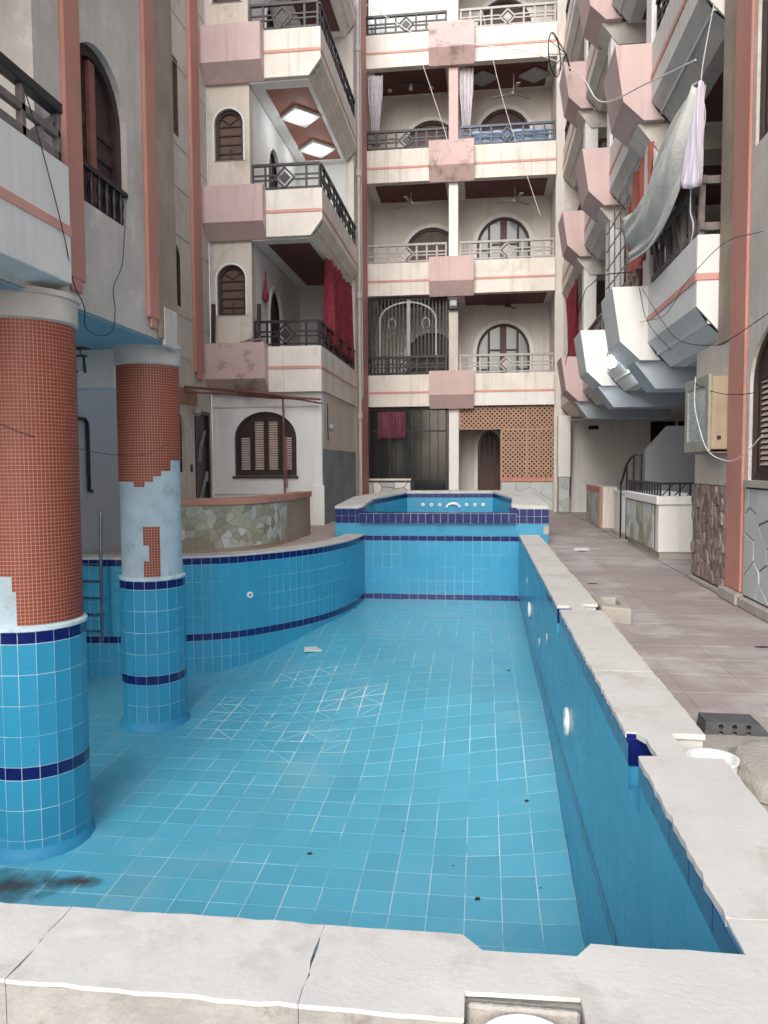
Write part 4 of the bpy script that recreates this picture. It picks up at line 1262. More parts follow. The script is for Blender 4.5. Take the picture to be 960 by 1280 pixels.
# loggia walls above
MB().box(4.2, 4.4, 8.55, 22.6, 2.66, 14.6).build('loggia_wall', m_plaster, C)
MB().box(XC+0.25, 4.2, 8.35, 8.55, 2.66, 14.6).build('loggia_wall', m_plaster, C)
MB().box(2.301, 4.4, 22.56, 22.7, 2.66, 14.6).build('wall', m_plaster, C)
MB().box(2.25, 6.7, 8.3, 22.6, 14.6, 14.8).build('unseen_roof_slab', m_plaster, C)  # unseen roof, added to keep sky light from leaking into the loggias
MB().box(4.41, 6.7, 9.15, 22.6, 2.65, 2.9).build('ceiling_slab', m_plaster, C)
runs = [(8.62, 10.998), (12.002, 14.398), (15.402, 17.798), (18.802, 22.55)]
for k in range(4):
    zt = 3.76+3.2*k
    for bi, (ya, yb) in enumerate(runs):
        wht = (k == 0 and bi == 0)
        prof = [(2.25, zt), (2.25, zt-0.74), (2.55, zt-1.08), (4.199, zt-1.08), (4.199, zt-0.92), (2.37, zt-0.92), (2.37, zt)]
        mt = m_white if (k == 0 and bi < 2) else m_greycream
        b = MB().prism(prof, 'y', ya, yb).build('balcony', mt, C)
        MB().box(2.238, 2.252, ya+0.002, yb-0.002, zt-0.47, zt-0.40).build('stripe', m_stripe, b)
        if bi == 0:
            # front cheek of the balcony, closing it towards the near wall
            MB().prism([(2.251, zt), (2.251, zt-0.741), (2.477, zt-0.997), (2.477, zt)], 'y', 8.59, 8.619).build('parapet_end', mt, b)
            MB().box(2.24, 2.475, 8.578, 8.592, zt-0.47, zt-0.40).build('stripe', m_stripe, b)
        # maroon ceiling below the slab
        MB().box(2.75, 4.1, ya+0.1, yb-0.1, zt-1.095, zt-1.081).build('ceiling_panel', m_maroon if k else m_bluewall, b)
        if bi < 3:
            yb2 = yb+1.004
            box_m = m_white if (k == 0 and bi < 2) else m_pink
            pb = MB().prism([(1.77, zt+0.02), (1.885, zt-0.72), (2.16, zt-0.98), (2.44, zt-0.98), (2.44, zt+0.02)], 'y', yb+0.002, yb2-0.002).build('planter_box', box_m, b)
            # bracket beam carrying the box
            MB().prism([(2.10, zt-0.981), (2.39, zt-1.36), (4.19, zt-1.36), (4.19, zt-0.981)], 'y', yb+0.12, yb+0.72).build('bracket_beam', m_plaster if k else m_bluewall, b)
            MB().box(2.27, 2.55, yb+0.15, yb+0.5, zt+0.02, zt+2.2).build('pillar', m_white if k < 2 else m_cream, b, bevel=0.012)
        if bi and k:
            railing(b, (2.31, ya+0.05, zt), (2.31, yb-0.05, zt), 0.5, m_black, diamond=(0.5,), posts=6, th=0.05)
        elif bi and k == 0:
            railing(b, (2.31, ya+0.05, zt), (2.31, yb-0.05, zt), 0.5, m_greywood, diamond=(), posts=7, th=0.05)
        elif k == 0:
            # weathered timber railing of the near balcony
            MB().bar((2.31, 8.62, zt+0.58), (2.31, 11.0, zt+0.58), 0.08, 0.09).build('top_rail', m_greywood, b, bevel=0.008)
            MB().bar((2.31, 8.62, zt+0.10), (2.31, 11.0, zt+0.10), 0.05, 0.08).build('lower_rail', m_greywood, b, bevel=0.008)
            MB().bar((2.33, 8.66, zt+0.10), (2.6, 8.66, zt+0.10), 0.05, 0.08).build('lower_rail', m_greywood, b)
            MB().bar((2.33, 8.66, zt+0.58), (2.6, 8.66, zt+0.58), 0.05, 0.08).build('top_rail', m_greywood, b)
            for i in range(7):
                y = 8.7+0.36*i
                MB().bar((2.31, y, zt), (2.31, y+random.uniform(-.03, .03), zt+0.56), 0.06, 0.07, (0, 1, 0)).build('picket', m_greywood, b, bevel=0.006)
            for i in range(4):
                y = 8.85+0.56*i
                MB().bar((2.30, y, zt+0.05), (2.30, y+0.3, zt+0.53), 0.05, 0.05, (1, 0, 0)).build('brace', m_greywood, b)
        else:
            railing(b, (2.31, ya+0.05, zt), (2.31, yb-0.05, zt), 0.5, m_black, diamond=(0.3, 0.7), posts=7, th=0.05)

# low walls in front of the recess
gw = thing('garden_wall', 'white low wall with stone side panel and black railing on top', 'wall', (2.8, 12.5, 0))
MB().box(2.50, 3.15, 11.30, 13.72, 0.10, 0.90).build('wall_body', m_white, gw, bevel=0.01)
MB().box(2.52, 3.13, 11.33, 13.70, 0.004, 0.098).build('plinth', m_concrete, gw)
MB().box(2.46, 3.19, 11.26, 13.74, 0.78, 0.902).build('wall_cap', m_white, gw, bevel=0.01)
gp = MB().box(2.485, 2.502, 11.5, 13.68, 0.12, 0.775).build('stone_panel', m_mortar, gw)
stones(gp, voronoi(11.52, 13.66, 0.13, 0.765, 22, 51, 0.012), lambda u, v_, t_: (2.485-t_, u, v_), [m_stonepale, m_stonepale, m_stonegreen], 0.004, 0.012, taper=0.97)
MB().bar((2.53, 11.33, 1.08), (2.53, 13.7, 1.08), 0.04, 0.03).build('top_rail', m_black, gw)
MB().bar((2.53, 11.33, 1.08), (3.1, 11.33, 1.08), 0.04, 0.03).build('top_rail', m_black, gw)
for i in range(14):
    MB().bar((2.53, 11.36+0.178*i, 0.90), (2.53, 11.36+0.178*i, 1.08), 0.025, 0.025).build('post', m_black, gw)
for i in range(4):
    MB().bar((2.65+0.14*i, 11.33, 0.90), (2.65+0.14*i, 11.33, 1.08), 0.022, 0.022).build('post', m_black, gw)
for i in range(3):
    MB().bar((2.55+0.17*i, 11.33, 0.91), (2.70+0.17*i, 11.33, 1.07), 0.015, 0.015).build('cross_bar', m_black, gw)
MB().box(3.08, 3.24, 11.22, 11.5, 0.903, 1.13).build('end_block', m_white, gw, bevel=0.01)

lw3 = thing('low_wall', 'stone-faced low wall with a salmon band along its top, before the recess', 'wall', (2.6, 17.8, 0))
MB().box(2.52, 2.86, 16.8, 18.95, 0.004, 0.88).build('wall_body', m_cream, lw3, bevel=0.008)
MB().box(2.50, 2.53, 16.86, 18.93, 0.76, 0.885).build('band', m_orange, lw3)
p_ = MB().box(2.51, 2.522, 16.9, 18.92, 0.05, 0.755).build('stone_panel', m_mortarpale, lw3)
stones(p_, voronoi(16.92, 18.9, 0.06, 0.75, 12, 53, 0.012), lambda u, v_, t_: (2.51-t_, u, v_), [m_stonegreen, m_stonepale], 0.004, 0.012, taper=0.97)
MB().box(2.50, 2.56, 16.782, 16.80, 0.02, 0.885).build('corner_strip', m_orange, lw3)
pw = thing('entrance_pier', 'narrow white pier standing beside the stair railing', 'pier', (2.85, 15.3, 0))
MB().box(2.58, 2.90, 14.9, 15.5, 0.06, 0.80).build('pier_body', m_white, pw, bevel=0.01)
MB().box(2.56, 2.92, 14.88, 15.52, 0.004, 0.058).build('plinth', m_concrete, pw)
MB().box(2.57, 2.93, 14.87, 15.53, 0.801, 0.85).build('pier_cap', m_white, pw)
st = thing('staircase', 'grey stair with a solid sloping parapet in the dark recess', 'stairs', (3.4, 14.2, 0))
MB().prism([(2.85, 0.004), (2.85, 1.60), (3.22, 2.02), (5.2, 2.02), (5.2, 0.004)], 'y', 13.98, 14.12).build('stair_parapet', mat('dull_grey_paint', lin(128, 128, 132), var=0.08), st)
for i in range(7):
    MB().box(2.95+0.27*i, 5.2, 14.125, 15.2, 0.004+0.17*i, 0.174+0.17*i).build('step', m_concrete, st)
sr = thing('stair_railing', 'black scrolled handrail rising at the foot of the stair', 'railing', (2.6, 13.9, 0))
MB().tube(catmull([(2.55, 14.6, 1.0), (2.56, 14.45, 1.12), (2.60, 14.3, 1.36), (2.70, 14.2, 1.52), (2.84, 14.15, 1.55)], 5), 0.022, 6).build('handrail', m_black, sr)
for x, y, zt_ in ((2.55, 14.6, 1.0), (2.60, 14.3, 1.36), (2.70, 14.2, 1.52), (2.82, 14.15, 1.54)):
    MB().bar((x, y, 0.004), (x, y, zt_), 0.03, 0.03).build('post', m_black, sr)

# ------------------------------------------------------------------ meter box on the right wall
eb = thing('meter_box', 'weathered wooden meter box with a glazed door on the stone-clad wall', 'box', (2.4, 8.6, 1.5))
MB().box(2.30, 2.478, 8.16, 9.02, 1.50, 2.24).build('cabinet', m_plywood, eb, bevel=0.008)
MB(frame((2.30, 0, 0), '-x')).prism([(-9.04, 1.48), (-8.14, 1.48), (-8.14, 2.26), (-9.04, 2.26)], 'y', -0.035, -0.002, [[(-8.93, 1.60), (-8.25, 1.60), (-8.25, 2.15), (-8.93, 2.15)]]).build('door_frame', mat('grey_green_timber', lin(150, 148, 136), var=0.15, scale=6), eb, bevel=0.004)
MB(frame((2.30, 0, 0), '-x')).box(-8.93, -8.25, -0.02, -0.012, 1.60, 2.15).build('pane', m_lampglass, eb)
MB().box(2.36, 2.40, 8.155, 8.16, 1.60, 1.64).build('knob', m_black, eb)
MB().box(2.27, 2.478, 8.13, 9.05, 1.462, 1.478).build('bottom_board', m_greywood, eb)

# bulb on the right-hand balcony
bl = thing('bulb_lamp', 'bare lit bulb on a bracket in front of the white balcony', 'lamp', (2.12, 12.6, 2.95))
MB().tube([(2.26, 12.62, 3.12), (2.1, 12.6, 3.12), (2.02, 12.6, 3.05)], 0.018, 6).build('bracket', m_black, bl)
MB().lathe([(0.001, 2.88), (0.06, 2.90), (0.085, 2.96), (0.055, 3.02), (0.022, 3.07)], 2.02, 12.6, 12).build('bulb', m_bulb, bl, smooth=True)
lamp('lamp_glow', (1.98, 12.5, 2.93), 10, bl, 0.05)

# ------------------------------------------------------------------ cloths on the right
def sheet_grid(c00, c10, c01, c11, nu, nv, fold, sag, axis=Vector((-1, 0, 0)), ph=0.0, folds=5):
    g_ = []
    for i in range(nu):
        u = i/(nu-1); r = []
        for j in range(nv):
            v_ = j/(nv-1)
            p = (Vector(c00)*(1-u)+Vector(c10)*u)*(1-v_)+(Vector(c01)*(1-u)+Vector(c11)*u)*v_
            p = p+Vector((0, 0, -1))*sag*math.sin(math.pi*u)*(0.3+0.7*v_)
            p = p+axis*fold*(math.sin(u*folds*2*math.pi+ph+1.5*v_)+0.5*math.sin(u*folds*3.1+4*v_))
            r.append(p)
        g_.append(r)
    return g_
# big sheet: upper edge tied to the slab near the near end, swept down to the far end of the railing
def bigsheet():
    top = catmull([(2.28, 8.64, 5.36), (2.2, 9.3, 5.27), (2.14, 9.9, 5.06), (2.08, 10.5, 4.88), (2.02, 11.05, 4.86)], 6)
    bot = catmull([(2.27, 8.62, 5.26), (2.16, 8.66, 4.62), (2.1, 9.05, 4.22), (2.08, 9.85, 3.96), (2.02, 10.98, 4.02)], 6)
    g_ = []
    n = len(top)
    for i in range(n):
        u = i/(n-1); r = []
        for j in range(40):
            v_ = j/39
            p = top[i].lerp(bot[i], v_)
            p = p+Vector((-1, 0, 0))*(0.05*math.sin(v_*11+u*4)*min(1, u*4)+0.10*math.sin(math.pi*v_))
            p.z -= 0.05*math.sin(v_*9+u*2)*u
            p.x -= (0.02*math.sin(v_*26+u*7)+0.014*math.sin(v_*41-u*9))*min(1, u*3)
            r.append(p)
        g_.append(r)
    return g_
cloth('hanging_sheet', 'large grey-white sheet slung slanting across the near balcony opening', 'sheet', bigsheet(), m_sheet)
cloth('hanging_cloth', 'pale lilac cloth tied in a bundle over the timber railing', 'cloth',
      sheet_grid((2.22, 8.40, 5.25), (2.22, 8.50, 5.2), (2.2, 8.36, 4.20), (2.14, 8.85, 4.36), 25, 16, 0.03, 0.04, folds=4), m_lilac)
cloth('hanging_cloth', 'rust-red cloth hanging in folds behind the large sheet', 'cloth',
      sheet_grid((2.3, 11.0, 5.70), (2.3, 12.3, 5.70), (2.3, 11.0, 4.2), (2.3, 12.6, 4.3), 37, 12, 0.05, 0.02, folds=5), m_rust)
cloth('hanging_cloth', 'red-brown strips of cloth hanging behind the wire trellis', 'cloth',
      sheet_grid((2.5, 12.3, 5.70), (2.5, 14.0, 5.70), (2.5, 12.2, 3.8), (2.5, 14.0, 3.8), 31, 8, 0.05, 0.0, folds=5), m_rust)
curtain('curtain', 'dark red curtain swept aside on the balcony before the far facade', (2.24, 18.9), (2.24, 21.4), 5.75, 3.9, m_redcloth, 0.05, 8, gather=2.0, tie=0.5)
curtain('curtain', 'dark red striped curtain drawn across the first-floor balcony opening', (-3.42, 17.2), (-3.42, 20.2), 6.0, 4.05, m_redcloth, 0.10, 10)
# small red ornament on the loggia wall
o = MB().lathe([(0.001, 4.95), (0.06, 5.0), (0.08, 5.1), (0.05, 5.22), (0.015, 5.5), (0.012, 5.65)], -4.74, 16.75, 10).build('hanging_ornament', m_redcloth, None, smooth=True)
tag(o, 'small red lantern hanging on the loggia wall beside an arched door', 'lantern')
# trellis of wires in the second bay
tr = thing('wire_trellis', 'rusty wire trellis strung across the first-floor balcony opening', 'trellis', (2.4, 13, 3.8))
for i in range(5):
    z = 4.1+0.32*i
    MB().tube([(2.2, 12.1, z), (2.2, 14.3, z+0.05)], 0.012, 5).build('wire', m_greywood, tr)
for i in range(4):
    y = 12.3+0.55*i
    MB().tube([(2.2, y, 3.8), (2.2, y+0.1, 5.6)], 0.012, 5).build('wire', m_greywood, tr)
# wire dish
ds = thing('dish_antenna', 'black wire dish antenna skeleton at the corner by the far facade', 'antenna', (1.62, 17.0, 9.9))
cc = Vector((1.62, 17.0, 9.95)); e1 = Vector((0.25, 0.55, 0)).normalized()*0.38; e2 = Vector((0, 0, 0.38))
MB().tube([cc+e1*math.cos(a)-Vector((0.12, 0, 0))+e2*math.sin(a)*1.1 for a in [2*math.pi*i/24 for i in range(25)]], 0.014, 5).build('rim', m_black, ds)
for i in range(9):
    a = 2*math.pi*i/9
    MB().tube([cc+Vector((0.12, 0, 0)), cc+(e1*math.cos(a)+e2*math.sin(a)*1.1)*1.02-Vector((0.12, 0, 0))], 0.008, 4).build('rib', m_black, ds)
MB().tube([cc+Vector((0.12, 0, 0)), (1.9, 17.7, 9.95)], 0.02, 5).build('mount', m_black, ds)

# ------------------------------------------------------------------ curved terrace wall
tw_ = thing('terrace_wall', 'low curved wall faced with irregular green-grey stones, plain cement at its free end', 'wall', (-3.9, 11.2, 0.1))
tpath = [(p.x, p.y) for p in catmull([(-4.75, 10.44, 0), (-4.5, 10.46, 0), (-4.25, 10.52, 0), (-3.56, 10.88, 0), (-3.24, 11.56, 0), (-3.13, 12.6, 0), (-3.12, 13.8, 0)], 6)]
# body offset to the left side (away from pool)
ti = offset_path(tpath, -0.20)
MB().prism(tpath+ti[::-1], 'z', 0.1005, 0.80).build('wall_body', m_rough, tw_)
tc, td = offset_path(tpath, 0.03), offset_path(tpath, -0.23)
MB().prism(tc+td[::-1], 'z', 0.80, 0.895).build('wall_cap', mat('faded_salmon_cement', lin(178, 128, 112), var=0.14, scale=3, bump=0.3), tw_, bevel=0.012)
tcum = [0.0]
for a, b in zip(tpath, tpath[1:]): tcum.append(tcum[-1]+math.hypot(b[0]-a[0], b[1]-a[1]))
def tfn(u, v_, t_):
    for i in range(len(tcum)-1):
        if u <= tcum[i+1] or i == len(tcum)-2:
            f_ = (u-tcum[i])/(tcum[i+1]-tcum[i]); a, b = tpath[i], tpath[i+1]
            tx, ty = b[0]-a[0], b[1]-a[1]; l = math.hypot(tx, ty)
            return (a[0]+tx*f_+ty/l*t_, a[1]+ty*f_-tx/l*t_, v_)
cells_ = voronoi(0.1, 2.7, 0.17, 0.785, 105, 61, 0.007)
stones(tw_, cells_, tfn, [m_stonegreen, m_stonegreen, m_stonegreen, m_stonegreen, m_stonegreen, m_stonepale], 0.004, 0.012, taper=0.96)

# brown pipes across the cream block
pp = thing('pipe_run', 'rusty brown pipes sagging across the wall above the louvred window', 'pipes', (-4.5, 15.5, 2.7))
MB().tube(catmull([(-5.62, 14.2, 2.88), (-5.3, 15.8, 2.96), (-4.6, 15.78, 2.86), (-4.0, 15.78, 2.80), (-3.32, 15.8, 2.74)], 5), 0.028, 6).build('pipe', m_pipe, pp)
MB().tube(catmull([(-5.62, 14.2, 2.78), (-5.25, 15.82, 2.88), (-4.5, 15.8, 2.80), (-3.9, 15.8, 2.76), (-3.3, 15.82, 2.66)], 5), 0.022, 6).build('pipe', m_pipe, pp)
MB().tube(catmull([(-5.0, 15.76, 2.93), (-4.4, 15.74, 2.86), (-3.9, 15.74, 2.78)], 5), 0.035, 6).build('pipe', m_pipe, pp)
MB().tube([(-4.12, 15.76, 2.82), (-4.09, 15.72, 0.72)], 0.022, 6).build('standpipe', m_pipe, pp)
MB().tube([(-4.07, 15.78, 2.0), (-4.05, 15.74, 0.9)], 0.014, 6).build('standpipe', m_pipe, pp)
dp = thing('drain_pipe', 'pale grey drain pipe down the corner beside the salmon pilaster', 'pipe', (-3.25, 20.7, 0.1))
MB().tube([(-3.25, 20.6, 0.1), (-3.25, 20.6, 16.0)], 0.045, 8).build('pipe', m_pipegrey, dp)
for z in (2.6, 5.8, 9.0, 12.2):
    MB().lathe([(0.05, z), (0.075, z+0.02), (0.075, z+0.16), (0.05, z+0.18)], -3.25, 20.6, 10).build('collar', m_pipegrey, dp)
MB().tube([(-3.22, 20.85, 3.2), (-3.22, 20.85, 16.0)], 0.022, 6).build('pipe', m_pipegrey, dp)
# broken posts and debris on the first pink box
for i, (x, z1) in enumerate(((-5.6, 4.75), (-4.62, 4.72))):
    o = MB().bar((x, 15.75, 3.93), (x+0.02, 15.75, z1), 0.07, 0.07).build('timber_stub', m_wood)
    tag(o, 'dark timber post stub standing on the peeling pink box, ' + ('beside the recessed wall' if i == 0 else 'beside the black railing'), 'post')
o = MB()
for i in range(4):
    o.bar((-5.0+0.12*i, 15.7, 3.93), (-4.75+0.06*i, 15.72, 4.02+0.05*(i % 2)), 0.02, 0.02)
o.bar((-5.0, 15.7, 3.94), (-4.55, 15.72, 4.0), 0.03, 0.03)
tag(o.build('scrap_wood', m_greywood), 'small heap of scrap sticks on top of the peeling pink box', 'scrap')
# wall lamps
o = MB().lathe([(0.001, 2.52), (0.06, 2.5), (0.09, 2.42), (0.05, 2.36), (0.001, 2.34)], -5.6, 14.72, 10).build('wall_lamp', m_railgrey, None, smooth=True)
tag(o, 'round grey wall lamp above the doorbell by the black door', 'lamp')
o = MB().lathe([(0.001, 2.28), (0.05, 2.25), (0.07, 2.18), (0.04, 2.12), (0.001, 2.1)], -3.26, 16.6, 10).build('wall_lamp', m_railgrey, None, smooth=True)
tag(o, 'small grey wall lamp on the corner above the slate panel', 'lamp')
# L-shaped pipe on the shaded wall behind the columns
o = MB().tube([(-5.70, 10.25, 2.05), (-5.70, 10.55, 2.05), (-5.70, 10.62, 1.98), (-5.70, 10.62, 1.02), (-5.70, 10.70, 1.0)], 0.03, 6).build('wall_pipe', m_black)
tag(o, 'black bent pipe on the shaded wall behind the columns', 'pipe')
# hanging lamp under the block
hl_ = thing('hanging_lamp', 'small black lantern hanging from the light blue soffit', 'lamp', (-4.3, 7.9, 2.4))
MB().tube([(-4.3, 7.9, 2.64), (-4.3, 7.9, 2.56)], 0.008, 5).build('chain', m_black, hl_)
MB().box(-4.38, -4.22, 7.84, 7.96, 2.625, 2.638).build('ceiling_plate', m_black, hl_)
for sx in (-1, 1):
    MB().bar((-4.3+0.05*sx, 7.9, 2.37), (-4.3+0.035*sx, 7.9, 2.56), 0.022, 0.022).build('frame_bar', m_black, hl_)
MB().box(-4.36, -4.24, 7.86, 7.94, 2.545, 2.562).build('lid', m_black, hl_)
MB().box(-4.335, -4.265, 7.875, 7.925, 2.40, 2.54).build('pane', m_lampglass, hl_)

# pool ladder
ld = thing('pool_ladder', 'steel pool ladder against the curved wall behind the columns', 'ladder', (-5.05, 9.5, -0.95))
for x in (-5.32, -4.95):
    MB().tube(catmull([(x, 9.45, -0.95), (x, 9.47, 0.1), (x, 9.49, 0.6), (x, 9.5, 0.78)], 5), 0.022, 8).build('stile', m_steel, ld, smooth=True)
for i in range(5):
    MB().tube([(-5.32, 9.45, -0.8+0.22*i), (-4.95, 9.45, -0.8+0.22*i)], 0.016, 6).build('rung', m_steel, ld)

# ------------------------------------------------------------------ raised jacuzzi
J = thing('jacuzzi', 'raised blue-tiled jacuzzi with white rim and navy spillway above the far pool wall', 'jacuzzi', (-0.7, 15, 0))
JX0, JX1, JY0, JY1 = -2.59, 1.15, 13.445, 17.1
def jz(y): return 0.645+0.16*(y-JY0)/(JY1-JY0)
outl = [(JX0, JY0), (JX1, JY0), (JX1, 15.4), (0.72, JY1), (-2.02, JY1), (JX0, 15.4)]
inl = [(-2.09, JY0+0.30), (0.52, JY0+0.30), (0.60, 15.2), (0.25, JY1-0.32), (-1.62, JY1-0.32), (-2.12, 15.2)]
sh = MB()
sh.prism(outl, 'z', -0.05, 0.12)
# outer skin (light blue) with the spillway gap in front
def jwall(poly, z0f, z1f, mt, name, skip=()):
    mb = MB(); n = len(poly)
    for i in range(n):
        if i in skip: continue
        a, b = poly[i], poly[(i+1) % n]
        mb.add([(a[0], a[1], z0f(a[1])), (b[0], b[1], z0f(b[1])), (b[0], b[1], z1f(b[1])), (a[0], a[1], z1f(a[1]))], [(0, 1, 2, 3)])
    return mb.build(name, mt, J, recalc=False)
body = MB()
n = len(outl)
for i in range(n):
    a, b = outl[i], outl[(i+1) % n]; c, d = inl[(i+1) % n], inl[i]
    if i == 0:
        # front: two cheeks and a lowered sill between
        for (xa, xb, ia, ib, zt_) in ((JX0, -2.09, -2.09, -2.09, None), (-2.09, 0.52, -2.09, 0.52, 0.50), (0.52, JX1, 0.52, 0.52, None)):
            z = jz(JY0)-0.05 if zt_ is None else zt_
            body.box(xa, xb, JY0+0.001, JY0+0.30, 0.0, z)
        continue
    vs_ = []
    for (x, y) in (a, b, c, d): vs_ += [(x, y, 0.0), (x, y, jz(y)-0.05)]
    body.add(vs_, [(0, 2, 3, 1), (4, 6, 7, 5), (1, 3, 5, 7), (2, 4, 5, 3), (6, 0, 1, 7), (0, 6, 4, 2)])
body.build('basin_wall', m_walltile, J)
MB().prism(inl, 'z', 0.02, 0.06).build('basin_floor', m_tile, J)
# white rim slabs
rim_o, rim_i = outl, inl
for i in range(1, n):
    a, b = outl[i], outl[(i+1) % n]; c, d = inl[(i+1) % n], inl[i]
    e = 0.02
    vs_ = [(x, y, jz(y)-0.049) for x, y in (a, b, c, d)]+[(x, y, jz(y)) for x, y in (a, b, c, d)]
    MB().add(vs_, [(3, 2, 1, 0), (4, 5, 6, 7), (0, 1, 5, 4), (1, 2, 6, 5), (2, 3, 7, 6), (3, 0, 4, 7)]).build('rim_slab', m_coping, J, bevel=0.006)
for (xa, xb) in ((JX0, -2.09), (0.52, JX1)):
    MB().box(xa, xb, JY0-0.012, JY0+0.295, jz(JY0)-0.049, jz(JY0)).build('rim_slab', m_coping, J, bevel=0.006)
# navy band tiles on the front cheeks (two courses), sides and the spillway lip
nm = tile_mesh(0.125, 0.125, m_navy, 0.008, 0.0022)
g_ = MB().box(JX0+0.001, -2.10, JY0-0.004, JY0+0.001, 0.34, 0.595).build('band_bed', m_grout, J)
g_ = MB().box(0.53, JX1-0.001, JY0-0.004, JY0+0.001, 0.34, 0.595).build('band_bed', m_grout, J)
for (xa, cnt) in ((JX0, 4), (0.53, 5)):
    for i in range(cnt):
        for j in range(2):
            inst('tile', nm, J, Matrix.Translation((xa+0.0625+0.1245*i, JY0-0.004, 0.405+0.126*j)))
lip = MB().prism([(JY0-0.10, 0.345), (JY0-0.10, 0.52), (JY0+0.28, 0.52), (JY0+0.28, 0.501), (JY0-0.002, 0.501), (JY0-0.002, 0.345)], 'x', -2.14, 0.60).build('spillway_lip', m_grout, J)
nm2 = tile_mesh(0.13, 0.172, m_navy, 0.008, 0.0022)
for i in range(21):
    inst('tile', nm2, J, Matrix.Translation((-2.14+0.065+0.1304*i, JY0-0.10, 0.4325)))
nm3 = bpy.data.meshes.new('tile'); nm3.from_pydata([(-.062, 0, 0), (.062, 0, 0), (.062, .12, 0), (-.062, .12, 0), (-.062, 0, .006), (.062, 0, .006), (.062, .12, .006), (-.062, .12, .006)], [], [(4, 5, 6, 7), (0, 1, 5, 4), (1, 2, 6, 5), (2, 3, 7, 6), (3, 0, 4, 7)]); nm3.materials.append(m_navy)
for i in range(21):
    for j in range(3):
        inst('tile', nm3, J, Matrix.Translation((-2.14+0.065+0.1304*i, JY0-0.10+0.126*j, 0.52)))
for (xa, xb) in ((-2.14, -2.02), (0.48, 0.60)):
    MB().box(xa, xb, JY0-0.105, JY0+0.29, 0.53, 0.62).build('lip_cheek', m_navy, J, bevel=0.004)
# blue tiles on the front below the band
bt = tile_mesh(0.187, 0.20, m_walltile, 0.006, 0.0018)
MB().box(JX0+0.001, JX1-0.001, JY0-0.003, JY0+0.0005, 0.125, 0.335).build('band_bed', m_bgrout, J)
for i in range(20):
    inst('tile', bt, J, Matrix.Translation((JX0+0.0935+0.187*i, JY0-0.003, 0.235)))
# interior tiles of the back walls: navy course on top, blue below
for (a, b) in ((inl[2], inl[3]), (inl[3], inl[4]), (inl[4], inl[5]), (inl[1], inl[2]), (inl[5], inl[0])):
    A_, B_ = Vector((a[0], a[1], 0)), Vector((b[0], b[1], 0))
    L_ = (B_-A_).length; k_ = max(1, round(L_/0.14)); wd = L_/k_
    e = (B_-A_).normalized(); nl = Vector((-e.y, e.x, 0)); ang = math.atan2(e.y, e.x)+math.pi
    mn, mb_ = tile_mesh(wd, 0.085, m_navy, 0.007, 0.002), tile_mesh(wd, 0.16, m_walltile, 0.007, 0.002)
    for i in range(k_):
        c = A_+e*wd*(i+0.5); zt_ = jz(c.y)-0.052
        inst('tile', mn, J, Matrix.Translation((c.x, c.y, zt_-0.043)) @ Matrix.Rotation(ang, 4, 'Z'))
        for q in range(3):
            inst('tile', mb_, J, Matrix.Translation((c.x, c.y, zt_-0.168-0.161*q)) @ Matrix.Rotation(ang, 4, 'Z'))
# jets and the white arch of the filler
yj = JY1-0.335
for x in (-1.27, -1.08, -0.9, -0.32, -0.14, 0.04):
    jt = MB(Matrix.Translation((x, yj, 0.50)) @ Matrix.Rotation(math.pi/2, 4, 'X'))
    jt.lathe([(0.012, 0.0), (0.014, 0.02), (0.034, 0.022), (0.042, 0.012), (0.042, 0.0)], 0, 0, 14).build('jet_nozzle', m_pvc, J, smooth=True)
MB().tube([(-0.61+0.14*math.cos(a), yj-0.03, 0.44+0.09*math.sin(a)) for a in [math.pi*i/10 for i in range(11)]], 0.028, 8).build('filler_arch', m_pvc, J, smooth=True)
# broken pale corner tile patch on the right end
MB().box(JX1-0.09, JX1+0.004, JY0-0.012, JY0-0.0035, 0.16, 0.3).build('broken_corner', m_concrete, J)

# ------------------------------------------------------------------ small things in and round the pool
def wall_outlet(label, loc, face, r):
    t_ = thing('pool_inlet', label, 'inlet', loc, 'round inlets in the pool walls')
    M_ = frame(loc, face) @ Matrix.Rotation(math.pi/2, 4, 'X')
    MB(M_).lathe([(r*0.45, 0.0), (r*0.5, 0.02), (r*0.92, 0.024), (r, 0.012), (r, 0.0)], 0, 0, 24).build('ring', m_pvc, t_, smooth=True)
    MB(M_).lathe([(0.0005, 0.006), (r*0.46, 0.006)], 0, 0, 20).build('hole', m_dark, t_)
wall_outlet('large white ring inlet in the right pool wall, halfway along', (RX-0.002, 5.75, -0.56), '-x', 0.105)
wall_outlet('large white ring inlet in the right pool wall, towards the jacuzzi', (RX-0.002, 10.29, -0.57), '-x', 0.105)
# small inlet set square to the curved wall
i0 = min(range(len(ccurve)-1), key=lambda i: abs(ccurve[i][0]+3.2))
a, b = Vector((*ccurve[i0], 0)), Vector((*ccurve[i0+1], 0)); e = (b-a).normalized()
t_ = thing('pool_inlet', 'small white inlet with a dark centre in the curved wall', 'inlet', (a.x, a.y, -0.43), 'round inlets in the pool walls')
M_ = Matrix.Translation((a.x, a.y, -0.43)) @ Matrix.Rotation(math.atan2(e.y, e.x)+math.pi, 4, 'Z') @ Matrix.Rotation(math.pi/2, 4, 'X')
MB(M_).lathe([(0.016, 0.0), (0.018, 0.02), (0.042, 0.022), (0.046, 0.012), (0.046, -0.004)], 0, 0, 20).build('ring', m_pvc, t_, smooth=True)
MB(M_).lathe([(0.0005, 0.008), (0.018, 0.008)], 0, 0, 14).build('hole', m_dark, t_)
# small white patches on the right wall
for i, (y, z) in enumerate(((8.6, -0.62), (7.6, -0.35), (10.9, -0.28))):
    o = MB().prism([(y-0.05, z), (y, z-0.05), (y+0.03, z), (y, z+0.05)], 'x', RX-0.009, RX-0.004).build('filler_patch', m_pvc)
    tag(o, 'small white filler patch on the right pool wall', 'patch', 'filler patches on the right wall')
